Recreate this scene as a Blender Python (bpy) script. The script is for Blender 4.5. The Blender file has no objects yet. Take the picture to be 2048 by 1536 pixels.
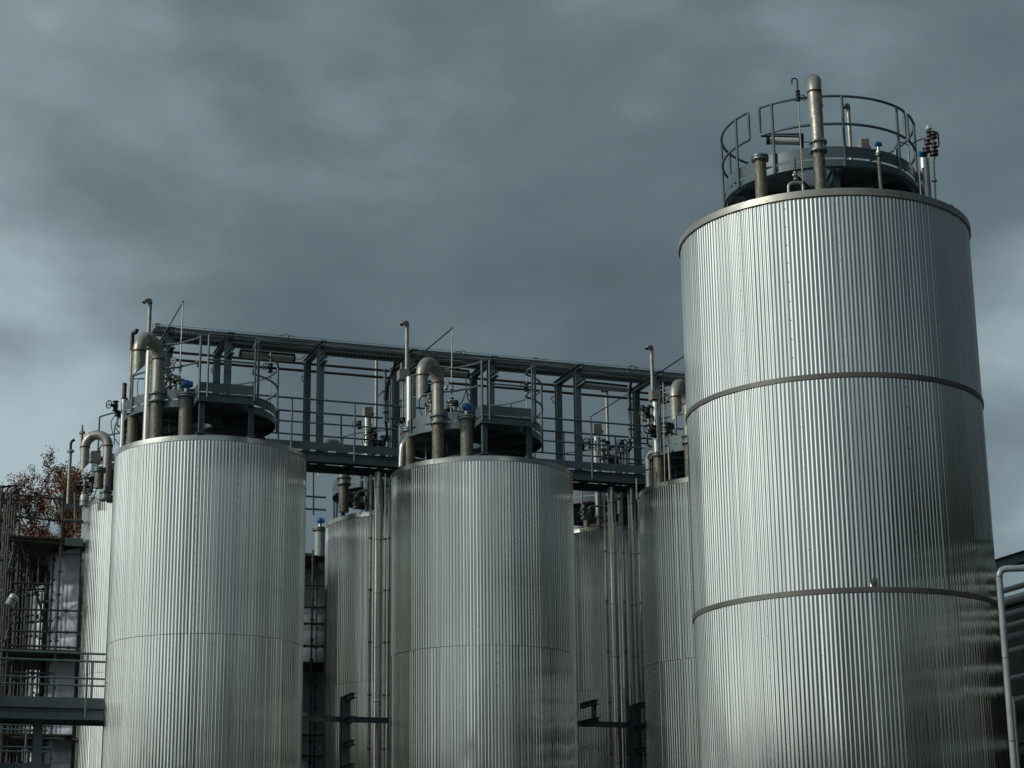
import bpy, math, random
from mathutils import Vector, Matrix
from math import sin, cos, pi, sqrt, radians, atan2, asin, acos

# ------------------------------------------------------------------ camera, sky, sun
SC = bpy.context.scene
COL = SC.collection
FPX, PITCH, ROLL = 3979.8, 0.27464, -0.01256
CAMZ = 1.6
_F = Vector((0, cos(PITCH), sin(PITCH))); _R = Vector((1, 0, 0)); _U = _R.cross(_F)
RR = cos(ROLL)*_R + sin(ROLL)*_U
UU = -sin(ROLL)*_R + cos(ROLL)*_U
C0 = Vector((0, 0, CAMZ))
cam = bpy.data.cameras.new('camera'); cam.sensor_width = 36; cam.lens = FPX/2048*36
cam.clip_start = 0.1; cam.clip_end = 3000
camo = bpy.data.objects.new('camera', cam); COL.objects.link(camo)
M = Matrix.Identity(4)
for i in range(3):
    M[i][0] = RR[i]; M[i][1] = UU[i]; M[i][2] = -_F[i]; M[i][3] = C0[i]
camo.matrix_world = M
SC.camera = camo

SUN_AZ, SUN_EL = radians(64), radians(31)      # azimuth measured from the direction back past the camera, to the left
SUND = Vector((-sin(SUN_AZ)*cos(SUN_EL), -cos(SUN_AZ)*cos(SUN_EL), sin(SUN_EL)))
sl = bpy.data.lights.new('sun', 'SUN'); sl.energy = 1.5; sl.angle = radians(3); sl.color = (1, .95, .84)
so = bpy.data.objects.new('sun', sl); COL.objects.link(so)
so.rotation_euler = SUND.to_track_quat('Z', 'Y').to_euler()

w = bpy.data.worlds.new('World'); SC.world = w; w.use_nodes = True
nt = w.node_tree; nd = nt.nodes; lk = nt.links
for n in list(nd): nd.remove(n)
def N(t, **k):
    n = nd.new(t)
    for a, b in k.items(): setattr(n, a, b)
    return n
out = N('ShaderNodeOutputWorld'); bg = N('ShaderNodeBackground'); lk.new(bg.outputs[0], out.inputs[0])
tc = N('ShaderNodeTexCoord')
mp = N('ShaderNodeMapping'); mp.inputs['Scale'].default_value = (1.0, 1.0, 1.9); mp.inputs['Location'].default_value = (6.0, 6.6, 5.60)
lk.new(tc.outputs['Generated'], mp.inputs[0])
n1 = N('ShaderNodeTexNoise'); n1.inputs['Scale'].default_value = 4.2; n1.inputs['Detail'].default_value = 5; n1.inputs['Roughness'].default_value = .42; n1.inputs['Distortion'].default_value = .25
lk.new(mp.outputs[0], n1.inputs['Vector'])
n2 = N('ShaderNodeTexNoise'); n2.inputs['Scale'].default_value = 11; n2.inputs['Detail'].default_value = 6; n2.inputs['Roughness'].default_value = .5
lk.new(mp.outputs[0], n2.inputs['Vector'])
def math_(op, a, b=None, clamp=False):
    n = N('ShaderNodeMath', operation=op); n.use_clamp = clamp
    for i, x in enumerate((a, b)):
        if x is None: continue
        if isinstance(x, (int, float)): n.inputs[i].default_value = x
        else: lk.new(x, n.inputs[i])
    return n.outputs[0]
nz = math_('ADD', math_('MULTIPLY', n1.outputs[0], .70), math_('MULTIPLY', n2.outputs[0], .30))
# thinner, brighter cloud low over the horizon on both sides of the works
sep = N('ShaderNodeSeparateXYZ'); lk.new(tc.outputs['Generated'], sep.inputs[0])
low = N('ShaderNodeMapRange'); low.inputs[1].default_value = .43; low.inputs[2].default_value = .24; low.inputs[3].default_value = 0; low.inputs[4].default_value = .23
lk.new(sep.outputs[2], low.inputs[0])
side = math_('ABSOLUTE', math_('SUBTRACT', sep.outputs[0], .02))
side = math_('MULTIPLY', math_('POWER', math_('MULTIPLY', side, 4.0, True), 2.6), low.outputs[0])
vw = N('ShaderNodeMapRange'); vw.interpolation_type = 'SMOOTHSTEP'; vw.inputs[1].default_value = .45; vw.inputs[2].default_value = .85; lk.new(sep.outputs[1], vw.inputs[0])
nz = math_('ADD', nz, math_('MULTIPLY', side, vw.outputs[0]))
rp = N('ShaderNodeValToRGB'); lk.new(nz, rp.inputs[0])
cr = rp.color_ramp
cr.elements[0].position = .34; cr.elements[0].color = (.079, .107, .121, 1)
cr.elements[1].position = .52; cr.elements[1].color = (.124, .169, .187, 1)
e = cr.elements.new(.635); e.color = (.205, .268, .295, 1)
e = cr.elements.new(.75); e.color = (.37, .465, .50, 1)
# cloud glow round the hidden sun
dt = N('ShaderNodeVectorMath', operation='DOT_PRODUCT'); lk.new(tc.outputs['Generated'], dt.inputs[0])
dt.inputs[1].default_value = Vector((-sin(radians(76)), -cos(radians(76)), .22)).normalized()
g1 = math_('MULTIPLY', math_('ADD', dt.outputs['Value'], .12), .89, True)
g1 = math_('POWER', g1, 2.0)
gw0 = g1
dt2 = N('ShaderNodeVectorMath', operation='DOT_PRODUCT'); lk.new(tc.outputs['Generated'], dt2.inputs[0])
dt2.inputs[1].default_value = Vector((-sin(radians(72))*cos(radians(21)), -cos(radians(72))*cos(radians(21)), sin(radians(21))))
g2 = math_('MULTIPLY', math_('POWER', math_('MAXIMUM', dt2.outputs['Value'], 0.0), 18.0), 6.5)
g1 = math_('ADD', math_('ADD', math_('MULTIPLY', g1, 1.25), g2), 1.0)
# cloud behind the camera is thinner than over the works
bk = N('ShaderNodeMapRange'); bk.inputs[1].default_value = .35; bk.inputs[2].default_value = -.75; bk.inputs[3].default_value = 0; bk.inputs[4].default_value = .15
lk.new(sep.outputs[1], bk.inputs[0])
g1 = math_('ADD', g1, bk.outputs[0])
gw = math_('ADD', math_('MULTIPLY', gw0, .9), math_('MULTIPLY', bk.outputs[0], .75), True)
wm = N('ShaderNodeMix'); wm.data_type = 'RGBA'; lk.new(gw, wm.inputs[0]); wm.inputs[6].default_value = (1, 1, 1, 1); wm.inputs[7].default_value = (1.30, 1.04, .90, 1)
wv = N('ShaderNodeVectorMath', operation='MULTIPLY'); lk.new(rp.outputs[0], wv.inputs[0]); lk.new(wm.outputs[2], wv.inputs[1])
# heavier cloud away from the sun, to the right of the viewer
rd = N('ShaderNodeMapRange'); rd.interpolation_type = 'SMOOTHSTEP'; rd.inputs[1].default_value = .28; rd.inputs[2].default_value = .62; rd.inputs[3].default_value = 1; rd.inputs[4].default_value = .27
lk.new(sep.outputs[0], rd.inputs[0]); g1 = math_('MULTIPLY', g1, rd.outputs[0])
vm = N('ShaderNodeVectorMath', operation='SCALE'); lk.new(wv.outputs[0], vm.inputs[0]); lk.new(g1, vm.inputs['Scale'])
sky = N('ShaderNodeTexSky', sky_type='NISHITA'); sky.sun_disc = False; sky.sun_elevation = SUN_EL
sky.sun_rotation = atan2(SUND.x, SUND.y)
sk = N('ShaderNodeVectorMath', operation='SCALE'); lk.new(sky.outputs[0], sk.inputs[0]); sk.inputs['Scale'].default_value = .006
ad = N('ShaderNodeVectorMath', operation='ADD'); lk.new(vm.outputs[0], ad.inputs[0]); lk.new(sk.outputs[0], ad.inputs[1])
lk.new(ad.outputs[0], bg.inputs[0]); bg.inputs[1].default_value = 1.0
SC.view_settings.view_transform = 'Standard'; SC.view_settings.look = 'None'; SC.view_settings.gamma = 1
SC.view_settings.exposure = 0.0
SC.cycles.max_bounces = 8; SC.cycles.glossy_bounces = 5; SC.cycles.transparent_max_bounces = 12
SC.cycles.sample_clamp_indirect = 4

# ------------------------------------------------------------------ the place's own frame: u along the tank row, v away from the camera
T1 = Vector((-7.0037, 44.8949)); ANG = radians(19.921)
UV = Vector((cos(ANG), sin(ANG))); VV = Vector((-sin(ANG), cos(ANG)))
U3 = Vector((UV.x, UV.y, 0)); V3 = Vector((VV.x, VV.y, 0)); Z3 = Vector((0, 0, 1))
def W(a, b, z=0.0):
    q = T1 + UV*a + VV*b
    return Vector((q.x, q.y, z))
def ray(x, y): return _F + RR*((x-1024)/FPX) + UU*((768-y)/FPX)
def atv(x, y, v):                     # point of the upright plane v = const that is seen at photo position x, y
    d = ray(x, y); o = W(0, v, 0)
    return C0 + d*((o-C0).dot(V3)/d.dot(V3))
def atY(x, y, Y):
    d = ray(x, y); return C0 + d*(Y/d.y)
def atz(x, y, z):
    d = ray(x, y); return C0 + d*((z-CAMZ)/d.z)
def uvz(p):
    q = Vector((p.x, p.y)) - T1
    return q.dot(UV), q.dot(VV), p.z

# ------------------------------------------------------------------ materials
def mat(name, c, metal=0.0, rough=.5, c2=None, ns=6.0, contrast=1.0, bump=0.0, bs=30.0, rvar=0.0, stretch=(1, 1, 1), spec=.5, streak=0):
    m = bpy.data.materials.new(name); m.use_nodes = True
    t = m.node_tree; b = t.nodes['Principled BSDF']
    b.inputs['Metallic'].default_value = metal; b.inputs['Roughness'].default_value = rough
    b.inputs['Base Color'].default_value = (*c, 1); b.inputs['Specular IOR Level'].default_value = spec
    tcn = t.nodes.new('ShaderNodeTexCoord'); mpn = t.nodes.new('ShaderNodeMapping'); mpn.inputs['Scale'].default_value = stretch
    t.links.new(tcn.outputs['Object'], mpn.inputs[0])
    if c2 or rvar:
        n = t.nodes.new('ShaderNodeTexNoise'); n.inputs['Scale'].default_value = ns; n.inputs['Detail'].default_value = 7; n.inputs['Roughness'].default_value = .62
        t.links.new(mpn.outputs[0], n.inputs['Vector'])
        mr = t.nodes.new('ShaderNodeMapRange'); mr.inputs[1].default_value = .5-.2/contrast; mr.inputs[2].default_value = .5+.2/contrast
        t.links.new(n.outputs[0], mr.inputs[0])
        if c2:
            mx = t.nodes.new('ShaderNodeMix'); mx.data_type = 'RGBA'
            mx.inputs[6].default_value = (*c, 1); mx.inputs[7].default_value = (*c2, 1)
            t.links.new(mr.outputs[0], mx.inputs[0]); t.links.new(mx.outputs[2], b.inputs['Base Color'])
        if rvar:
            r2 = t.nodes.new('ShaderNodeMapRange'); r2.inputs[3].default_value = rough-rvar; r2.inputs[4].default_value = rough+rvar
            t.links.new(mr.outputs[0], r2.inputs[0]); t.links.new(r2.outputs[0], b.inputs['Roughness'])
    if streak:
        sp = t.nodes.new('ShaderNodeMapping'); sp.inputs['Scale'].default_value = (1, 1, .045)
        t.links.new(tcn.outputs['Object'], sp.inputs[0])
        n = t.nodes.new('ShaderNodeTexNoise'); n.inputs['Scale'].default_value = 7; n.inputs['Detail'].default_value = 5; n.inputs['Roughness'].default_value = .7
        t.links.new(sp.outputs[0], n.inputs['Vector'])
        r3 = t.nodes.new('ShaderNodeMapRange'); r3.inputs[1].default_value = .35; r3.inputs[2].default_value = .68; r3.inputs[3].default_value = 1; r3.inputs[4].default_value = 1-streak
        t.links.new(n.outputs[0], r3.inputs[0])
        vs_ = t.nodes.new('ShaderNodeVectorMath'); vs_.operation = 'SCALE'
        src = b.inputs['Base Color'].links[0].from_socket
        t.links.new(src, vs_.inputs[0]); t.links.new(r3.outputs[0], vs_.inputs['Scale']); t.links.new(vs_.outputs[0], b.inputs['Base Color'])
    if bump:
        n = t.nodes.new('ShaderNodeTexNoise'); n.inputs['Scale'].default_value = bs; n.inputs['Detail'].default_value = 4
        t.links.new(mpn.outputs[0], n.inputs['Vector'])
        bn = t.nodes.new('ShaderNodeBump'); bn.inputs['Strength'].default_value = 1; bn.inputs['Distance'].default_value = bump
        t.links.new(n.outputs[0], bn.inputs['Height']); t.links.new(bn.outputs[0], b.inputs['Normal'])
    return m
MT = {
 'alu': mat('corrugated_aluminium', (.775, .78, .735), 1, .10, (.705, .71, .665), 1.2, 1.2, 0, 3.0, .03, (1, 1, .35), streak=.07),
 'lip': mat('rim_sheet', (.62, .63, .59), 1, .26, (.52, .53, .50), 3.0, 1.6, .002, 3, .06),
 'biglip': mat('big_rim_sheet', (.46, .455, .41), .75, .42, (.37, .365, .33), 4.0, 1.6, .002, 5, .06),
 'scaf': mat('scaffold_tube', (.075, .09, .085), .4, .55, (.045, .05, .048), 9, 1.3),
 'under': mat('deck_underside', (.10, .135, .145), .1, .6, (.075, .10, .11), 4, 1.2),
 'lampc': mat('clear_lamp_cover', (.62, .67, .68), 0, .22, (.50, .55, .56), 6, 1),
 'band': mat('dull_band', (.17, .165, .15), .35, .5, (.13, .13, .125), 4, 1.2),
 'roof': mat('roof_sheet', (.20, .235, .24), .25, .5, (.12, .145, .15), 3, 1.4, .003, 6),
 'steel': mat('grey_green_paint', (.115, .165, .182), .1, .42, (.082, .122, .136), 7, 1.2, .0006, 60, .08),
 'galv': mat('galvanised_steel', (.24, .30, .31), .6, .42, (.16, .20, .21), 9, 1.3, 0, 30, .08),
 'stain': mat('dull_stainless', (.45, .44, .395), .5, .42, (.31, .30, .265), 9, 1.5, .0012, 40, .08),
 'stub': mat('weathered_pipe', (.235, .225, .19), .35, .6, (.135, .13, .108), 14, 1.8, .002, 60, .05, (1, 1, .6)),
 'bright': mat('bright_cladding', (.66, .665, .62), 1, .3, (.54, .545, .51), 3, 1.4, 0, 14, .05, (1, 1, .3)),
 'brownp': mat('brownish_pipe', (.115, .082, .072), .3, .5, (.075, .058, .055), 8, 1.2),
 'dark': mat('dark_iron', (.022, .026, .028), .3, .5, (.012, .014, .016), 12, 1.2),
 'blackp': mat('black_cable', (.012, .013, .015), 0, .5),
 'cable': mat('grey_cable', (.045, .05, .052), 0, .55, (.016, .018, .02), 30, 2),
 'rust': mat('rust_ring', (.10, .045, .028), .2, .65),
 'blue': mat('blue_gauge_head', (.0, .14, .38), 0, .4),
 'red': mat('red_tag', (.5, .02, .02), 0, .5),
 'white': mat('white_plastic', (.62, .66, .63), 0, .4),
 'dial': mat('dial_face', (.55, .62, .62), 0, .3),
 'lampg': mat('lamp_cover', (.42, .47, .48), .1, .3, (.30, .34, .36), 6, 1),
 'board': mat('scaffold_board', (.085, .062, .045), 0, .8, (.045, .035, .028), 5, 1.6, .004, 20),
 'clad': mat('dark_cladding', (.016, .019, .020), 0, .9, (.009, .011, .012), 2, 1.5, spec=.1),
 'foil': mat('crinkled_foil', (.34, .375, .43), .6, .5, (.30, .33, .38), 2.2, 1.2, .0035, 4, .06),
 'ground': mat('ground', (.06, .065, .055), 0, .9, (.04, .045, .035), .4, 1.2),
 'bark': mat('bark', (.035, .028, .022), 0, .9, (.02, .017, .014), 10, 1.2),
 'leaf_r': mat('autumn_leaf', (.27, .10, .035), 0, .7, (.13, .075, .03), 1.5, 2.2),
 'leaf_g': mat('dark_leaf', (.045, .055, .02), 0, .8, (.022, .032, .014), .8, 2),
}

# ------------------------------------------------------------------ mesh builder
class MB:
    def __init__(s): s.v = []; s.f = []
    def add(s, vs, fs):
        o = len(s.v); s.v.extend(vs); s.f.extend([tuple(i+o for i in f) for f in fs])
    def box(s, c, x, y, z):           # centre and three half vectors
        c = Vector(c); P = []
        for k in (-1, 1):
            for j in (-1, 1):
                for i in (-1, 1): P.append(c + x*i + y*j + z*k)
        s.add(P, [(0, 2, 3, 1), (4, 5, 7, 6), (0, 1, 5, 4), (2, 6, 7, 3), (0, 4, 6, 2), (1, 3, 7, 5)]); return s
    def bx(s, c, su, sv, sz): return s.box(c, U3*su/2, V3*sv/2, Z3*sz/2)       # box in the place's frame, full sizes
    def bar(s, a, b, wd, hd, up=Z3):
        a = Vector(a); b = Vector(b); d = (b-a); L = d.length; d.normalize()
        if abs(d.dot(up)) > .98: up = V3
        sd = d.cross(up).normalized(); u2 = sd.cross(d).normalized()
        return s.box((a+b)/2, d*L/2, sd*wd/2, u2*hd/2)
    def hbeam(s, a, b, up, wd, hd, t=.012):  # up = across the web
        a = Vector(a); b = Vector(b); d = (b-a).normalized(); up = (up - d*up.dot(d)).normalized(); sd = d.cross(up)
        s.box((a+b)/2, (b-a)/2, sd*t/2, up*(hd/2-t))
        for k in (-1, 1): s.box((a+b)/2+up*k*(hd/2-t/2), (b-a)/2, sd*wd/2, up*t/2)
        return s
    def tube(s, pts, r, n=8, closed=False, caps=True, r2=None):
        pts = [Vector(p) for p in pts]; m = len(pts)
        T = []
        for i in range(m):
            if closed: t = pts[(i+1) % m]-pts[i-1]
            else: t = pts[min(i+1, m-1)]-pts[max(i-1, 0)]
            T.append(t.normalized())
        ref = Vector((0, 0, 1)) if abs(T[0].z) < .9 else Vector((1, 0, 0))
        nrm = (ref - T[0]*ref.dot(T[0])).normalized(); R = []
        for i in range(m):
            nrm = (nrm - T[i]*nrm.dot(T[i])).normalized(); bn = T[i].cross(nrm)
            k = 1.0
            if 0 < i < m-1 or closed:
                a = (pts[i]-pts[i-1]).normalized(); k = 1/max(.6, a.dot(T[i]))
            rr = r if r2 is None else r+(r2-r)*i/(m-1)
            R.append([pts[i]+(nrm*cos(2*pi*j/n)+bn*sin(2*pi*j/n))*rr*(k if k < 1.3 else 1.3) for j in range(n)])
        vs = [p for q in R for p in q]; fs = []
        for i in range(m if closed else m-1):
            i2 = (i+1) % m
            for j in range(n): fs.append((i*n+j, i*n+(j+1) % n, i2*n+(j+1) % n, i2*n+j))
        if caps and not closed:
            fs.append(tuple(range(n-1, -1, -1))); fs.append(tuple((m-1)*n+j for j in range(n)))
        s.add(vs, fs); return s
    def lathe(s, c, prof, n=24, axis=Z3, cap=True):   # prof: (radius, height) pairs
        c = Vector(c); axis = axis.normalized(); ref = Vector((1, 0, 0)) if abs(axis.x) < .9 else Vector((0, 1, 0))
        a = (ref-axis*ref.dot(axis)).normalized(); b = axis.cross(a); vs = []; fs = []
        for r, h in prof:
            for j in range(n): vs.append(c+axis*h+(a*cos(2*pi*j/n)+b*sin(2*pi*j/n))*r)
        for i in range(len(prof)-1):
            for j in range(n): fs.append((i*n+j, i*n+(j+1) % n, (i+1)*n+(j+1) % n, (i+1)*n+j))
        if cap:
            if prof[0][0] > 1e-4: fs.append(tuple(range(n-1, -1, -1)))
            if prof[-1][0] > 1e-4: fs.append(tuple((len(prof)-1)*n+j for j in range(n)))
        s.add(vs, fs); return s
    def ball(s, c, r, n=12, sz=1.0):
        pr = [(r*sin(pi*i/8)+.0001, -r*cos(pi*i/8)*sz) for i in range(9)]
        return s.lathe(c, pr, n)
    def ring(s, c, R, r, axis, n=20, m=6):
        c = Vector(c); axis = axis.normalized(); ref = Vector((1, 0, 0)) if abs(axis.x) < .9 else Vector((0, 1, 0))
        a = (ref-axis*ref.dot(axis)).normalized(); b = axis.cross(a)
        return s.tube([c+(a*cos(2*pi*j/n)+b*sin(2*pi*j/n))*R for j in range(n)], r, m, closed=True)

def merge(a, b, m2):
    k = len(a.f); a.add(b.v, b.f); a.split = k; a.m2 = m2; return a
def make(name, mb, m, root=None, base=None, parent=None, ang=38, label=None):
    me = bpy.data.meshes.new(name)
    o0 = Vector(base) if base is not None else Vector((0, 0, 0))
    me.from_pydata([tuple(Vector(p)-o0) for p in mb.v], [], mb.f)
    me.materials.append(m if not isinstance(m, str) else MT[m])
    if hasattr(mb, 'split'):
        me.materials.append(MT[mb.m2])
        for q in me.polygons[mb.split:]: q.material_index = 1
    me.shade_smooth(); me.set_sharp_from_angle(angle=radians(ang)); me.update()
    o = bpy.data.objects.new(name, me); COL.objects.link(o)
    if parent is not None: o.parent = parent
    else: o.location = o0
    if label: o['label'] = label
    return o
def tag(o, label, cat, group=None, kind=None):
    if kind: o['kind'] = kind
    if label: o['label'] = label
    if cat: o['category'] = cat; o['kind'] = 'thing'
    if group: o['group'] = group
    return o
class Thing:
    def __init__(s, name, label, cat, base, group=None):
        s.o = bpy.data.objects.new(name, None); s.o.empty_display_size = .2; COL.objects.link(s.o); s.o.location = base; s.b = Vector(base)
        tag(s.o, label, cat, group)
    def part(s, name, mb, m, parent=None, ang=38, label=None):
        return make(name, mb, m, base=s.b, parent=parent or s.o, ang=ang, label=label)
def single(name, mb, m, label, cat, base, group=None, kind=None, ang=38):
    return tag(make(name, mb, m, base=base, ang=ang), label, cat, group, kind)
def dup(o, off, label=None, group=None, parent=None):
    c = o.copy(); COL.objects.link(c)
    if parent is not None: c.parent = parent
    else: c.location = Vector(o.location)+off
    for ch in list(KIDS.get(o, [])): dup(ch, off, parent=c)
    if label: c['label'] = label
    if group: c['group'] = group
    return c
KIDS = {}
def index_kids():
    KIDS.clear()
    for o in bpy.data.objects:
        if o.parent: KIDS.setdefault(o.parent, []).append(o)
rnd = random.Random(7)
def arc(c, R, a0, a1, z, n=None):     # a from the front of the row (towards the camera), positive to the right
    n = n or max(3, int(abs(a1-a0)*R/.09))
    return [W(c[0]+R*sin(a0+(a1-a0)*i/n), c[1]-R*cos(a0+(a1-a0)*i/n), z) for i in range(n+1)]
def fillet(pts, r, n=4):
    pts = [Vector(p) for p in pts]; o = [pts[0]]
    for i in range(1, len(pts)-1):
        a = pts[i]+(pts[i-1]-pts[i]).normalized()*min(r, (pts[i-1]-pts[i]).length*.49); b = pts[i]+(pts[i+1]-pts[i]).normalized()*min(r, (pts[i+1]-pts[i]).length*.49)
        for k in range(n+1):
            t = k/n; o.append(a*(1-t)**2+pts[i]*2*t*(1-t)+b*t*t)
    o.append(pts[-1]); return o

# ------------------------------------------------------------------ ground
g = MB(); s_ = 1500
g.add([Vector((-s_, -s_, 0)), Vector((s_, -s_, 0)), Vector((s_, s_, 0)), Vector((-s_, s_, 0))], [(0, 1, 2, 3)])
tag(make('ground', g, 'ground'), None, None, kind='structure')

# ------------------------------------------------------------------ tanks
AMP = .0050
ZT = 12.435; ZL = 12.555; ZS = 8.1406; R1 = 2.2
def shell(c, R, z0, z1, NR, A, seed, dz=.3, off=0.0, per=12):
    rg = random.Random(seed); S = 12; n = NR*S; m = max(1, int(round((z1-z0)/dz)))
    low = [(rg.randint(9, 46), rg.uniform(0, 6.28), rg.uniform(.0005, .0016), rg.uniform(-.25, .25)) for _ in range(7)]
    ph = [rg.uniform(-.0032, .0032) for _ in range(NR//per+2)]; k0 = rg.randint(0, per-1)
    jit = [rg.uniform(.82, 1.1) for _ in range(NR)]
    dn = [(rg.uniform(0, 6.283), rg.uniform(z0, z1), rg.uniform(.0015, .0055)*rg.choice((-1, 1)), rg.uniform(.06, .16), rg.uniform(.12, .4)) for _ in range(int((z1-z0)*7))]
    vs = []; fs = []
    for i in range(m+1):
        z = z0+(z1-z0)*i/m; dz_ = {}
        for a, zc, dp, sw, sh in dn:
            g_ = math.exp(-((z-zc)/sh)**2)
            if g_ > .03:
                for j in range(int((a-2.5*sw/R)*n/(2*pi)), int((a+2.5*sw/R)*n/(2*pi))+1): dz_[j % n] = dz_.get(j % n, 0)+dp*g_*math.exp(-((2*pi*j/n-a)*R/sw)**2)
        for j in range(n):
            t = 2*pi*j/n; rib = j//S
            r = R+off+A*jit[rib]*math.tanh(1.5*cos(NR*t))/.905
            for k, p, a, dzr in low: r += a*sin(k*t+p+dzr*z*1.3+sin(z*.9+p)*.5)
            q, fr = divmod((rib+k0), per); r += ph[q]*((j/S-rib+fr)/per)*2
            r += dz_.get(j, 0)
            vs.append(Vector((c[0]+r*sin(t), c[1]-r*cos(t), z)))
    for i in range(m):
        for j in range(n): fs.append((i*n+j, i*n+(j+1) % n, (i+1)*n+(j+1) % n, (i+1)*n+j))
    mb = MB(); mb.add(vs, fs); return mb
def cyl(mb, c, r0, r1, z0, z1, n=160):
    return mb.lathe(Vector((c[0], c[1], 0)), [(r0, z0), (r1, z1)], n, cap=False)
def screws(c, R, z0, z1, seams, step, seed):
    rg = random.Random(seed); mb = MB()
    for a in seams:
        z = z0+rg.uniform(.1, step)
        while z < z1-.05:
            r = R+.010; p = Vector((c[0]+r*sin(a), c[1]-r*cos(a), z)); d = Vector((sin(a), -cos(a), 0))
            mb.lathe(p-d*.006, [(.007, 0), (.007, .004), (.004, .007)], 6, axis=d)
            z += step*rg.uniform(.93, 1.07)
    return mb
def rim(c, R, zl, h, ov, seg=True):
    mb = MB()
    if seg:
        rg = random.Random(int(c[0]*10)+99); ns = 24
        for k in range(ns):
            a0 = 2*pi*k/ns; a1 = 2*pi*(k+1.02)/ns; tb = rg.uniform(-.005, .005); tt = rg.uniform(-.008, .006); rows = []
            for r, z in ((R-.03, zl+.004), (R+ov+tb, zl), (R+ov+(tb+tt)/2+rg.uniform(-.002, .002), zl+h*.5), (R+ov+tt, zl+h*.95), (R+ov+tt-.012, zl+h), (R-.12, zl+h+.02)):
                rows.append([Vector((c[0]+(r+(.002 if k % 2 else 0))*sin(a0+(a1-a0)*j/8), c[1]-(r+(.002 if k % 2 else 0))*cos(a0+(a1-a0)*j/8), z)) for j in range(9)])
            mb.add([q for w_ in rows for q in w_], [(i*9+j, i*9+j+1, (i+1)*9+j+1, (i+1)*9+j) for i in range(5) for j in range(8)])
        return mb
    if 1: pass
    mb = MB(); mb.lathe(Vector((c[0], c[1], 0)), [(R-.03, zl+.004), (R+ov, zl), (R+ov, zl+h*.93), (R+ov-.012, zl+h), (R-.12, zl+h+.02)], 180, cap=False); return mb
def lugs(c, R, z, angs):
    mb = MB()
    for a in angs:
        d = Vector((sin(a), -cos(a), 0)); t = Vector((cos(a), sin(a), 0))
        mb.box(Vector((c[0], c[1], z+.05))+d*(R-.14), t*.012, d*.05, Z3*.06)
        mb.lathe(Vector((c[0], c[1], z+.11))+d*(R-.14)-t*.012, [(.05, 0), (.05, .024)], 12, axis=t)
    return mb
def small_tank(c, label, seed, group=None, front=True, name='storage_tank', A=.0052):
    NR = 180; m = 'alu'
    t = Thing(name, label, 'tank', (c[0], c[1], 0), group)
    a0 = (seed % 7)*.03-.1
    lo = shell(c, R1-.008, 0.0, ZS, NR, A, seed, .22 if front else .6, -.002); hi = shell(c, R1-.008, ZS+.002, ZT+.02, NR, A, seed+1, .22 if front else .6, .004)
    if front:
        merge(hi, screws(c, R1, ZS, ZT, [a0+k*.418 for k in range(-4, 5)], .28, seed), 'dark')
        merge(lo, screws(c, R1, 4.5, ZS, [a0+.2+k*.418 for k in range(-4, 5)], .25, seed+5), 'dark')
    t.part('shell', lo, m, ang=60, label='lower corrugated wall sheets')
    t.part('shell', hi, m, ang=60, label='upper corrugated wall sheets')
    js = MB(); js.lathe(Vector((c[0], c[1], 0)), [(R1-.005, ZS-.007), (R1-.003, ZS-.003), (R1-.005, ZS)], 160, cap=False)
    t.part('lap_joint', js, 'band')
    t.part('rim', rim(c, R1, ZT, ZL-ZT, .012), 'lip')
    rf = MB(); rf.lathe(Vector((c[0], c[1], 0)), [(R1-.06, ZL+.0), (1.55, ZL+.16), (.8, ZL+.46), (.12, ZL+.72), (.001, ZL+.73)], 48, cap=False)
    t.part('roof', rf, 'roof', ang=20)
    return t
TT = [W(0, 0), W(6.643, 0), W(13.165, 0)]
small_tank(TT[0], 'shiny corrugated tank at the left front, wholly in view under the left platform', 11)
small_tank(TT[1], 'shiny corrugated tank in the middle of the front row, below the central platform', 23)
small_tank(TT[2], 'corrugated tank half hidden behind the tall banded tank', 35, A=.0065)
BK = [W(.114, 6.03), W(6.62, 6.22), W(12.89, 6.50)]
small_tank(BK[0], 'pale corrugated tank peeping out on the left behind the left front tank', 47, front=False, A=.0030)
small_tank(BK[1], 'dark shaded tank in the gap between the left and middle front tanks', 59, front=False, A=.0065)
small_tank(BK[2], 'dark shaded tank in the gap right of the middle front tank', 61, front=False, A=.0065)

BC = Vector((6.035, 36.23)); BR = 2.75; BZ = 14.476; B1 = 11.082; B2 = 7.282
t = Thing('storage_tank', 'tallest tank on the right, corrugated silver wall with two flat grey bands', 'tank', (BC.x, BC.y, 0))
NB = 226
def bsh(z0, z1, sd, z2, z3, sk):
    return merge(shell(BC, BR-.008, z0, z1, NB, AMP, sd, .22, .002), screws(BC, BR, z2, z3, [-.95+sk*.04+k*.345 for k in range(0, 7)], .36, sk), 'dark')
t.part('shell', bsh(0, B2, 101, 4.0, B2, 7), 'alu', ang=60, label='lowest corrugated wall course')
t.part('shell', bsh(B2+.05, B1, 102, B2+.1, B1, 6), 'alu', ang=60, label='middle corrugated wall course')
t.part('shell', bsh(B1+.05, BZ+.03, 103, B1+.1, BZ, 5), 'alu', ang=60, label='top corrugated wall course')
for zb in (B1, B2):
    mb = MB(); mb.lathe(Vector((BC.x, BC.y, 0)), [(BR-.02, zb+.004), (BR+.022, zb), (BR+.022, zb+.088), (BR-.02, zb+.10)], 180, cap=False)
    t.part('seam_band', mb, 'band', ang=25)
t.part('rim', rim(BC, BR, BZ, .135, .035, False), 'biglip')
rf = MB(); rf.lathe(Vector((BC.x, BC.y, 0)), [(BR-.09, BZ+.13), (1.9, BZ+.25), (.8, BZ+.40), (.001, BZ+.45)], 48, cap=False)
t.part('roof', rf, 'roof', ang=20)
t.part('lifting_lug', lugs(BC, BR, BZ+.13, [-.86]), 'rust'); t.part('lifting_lug', lugs(BC, BR, BZ+.13, [.98]), 'rust')
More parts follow.
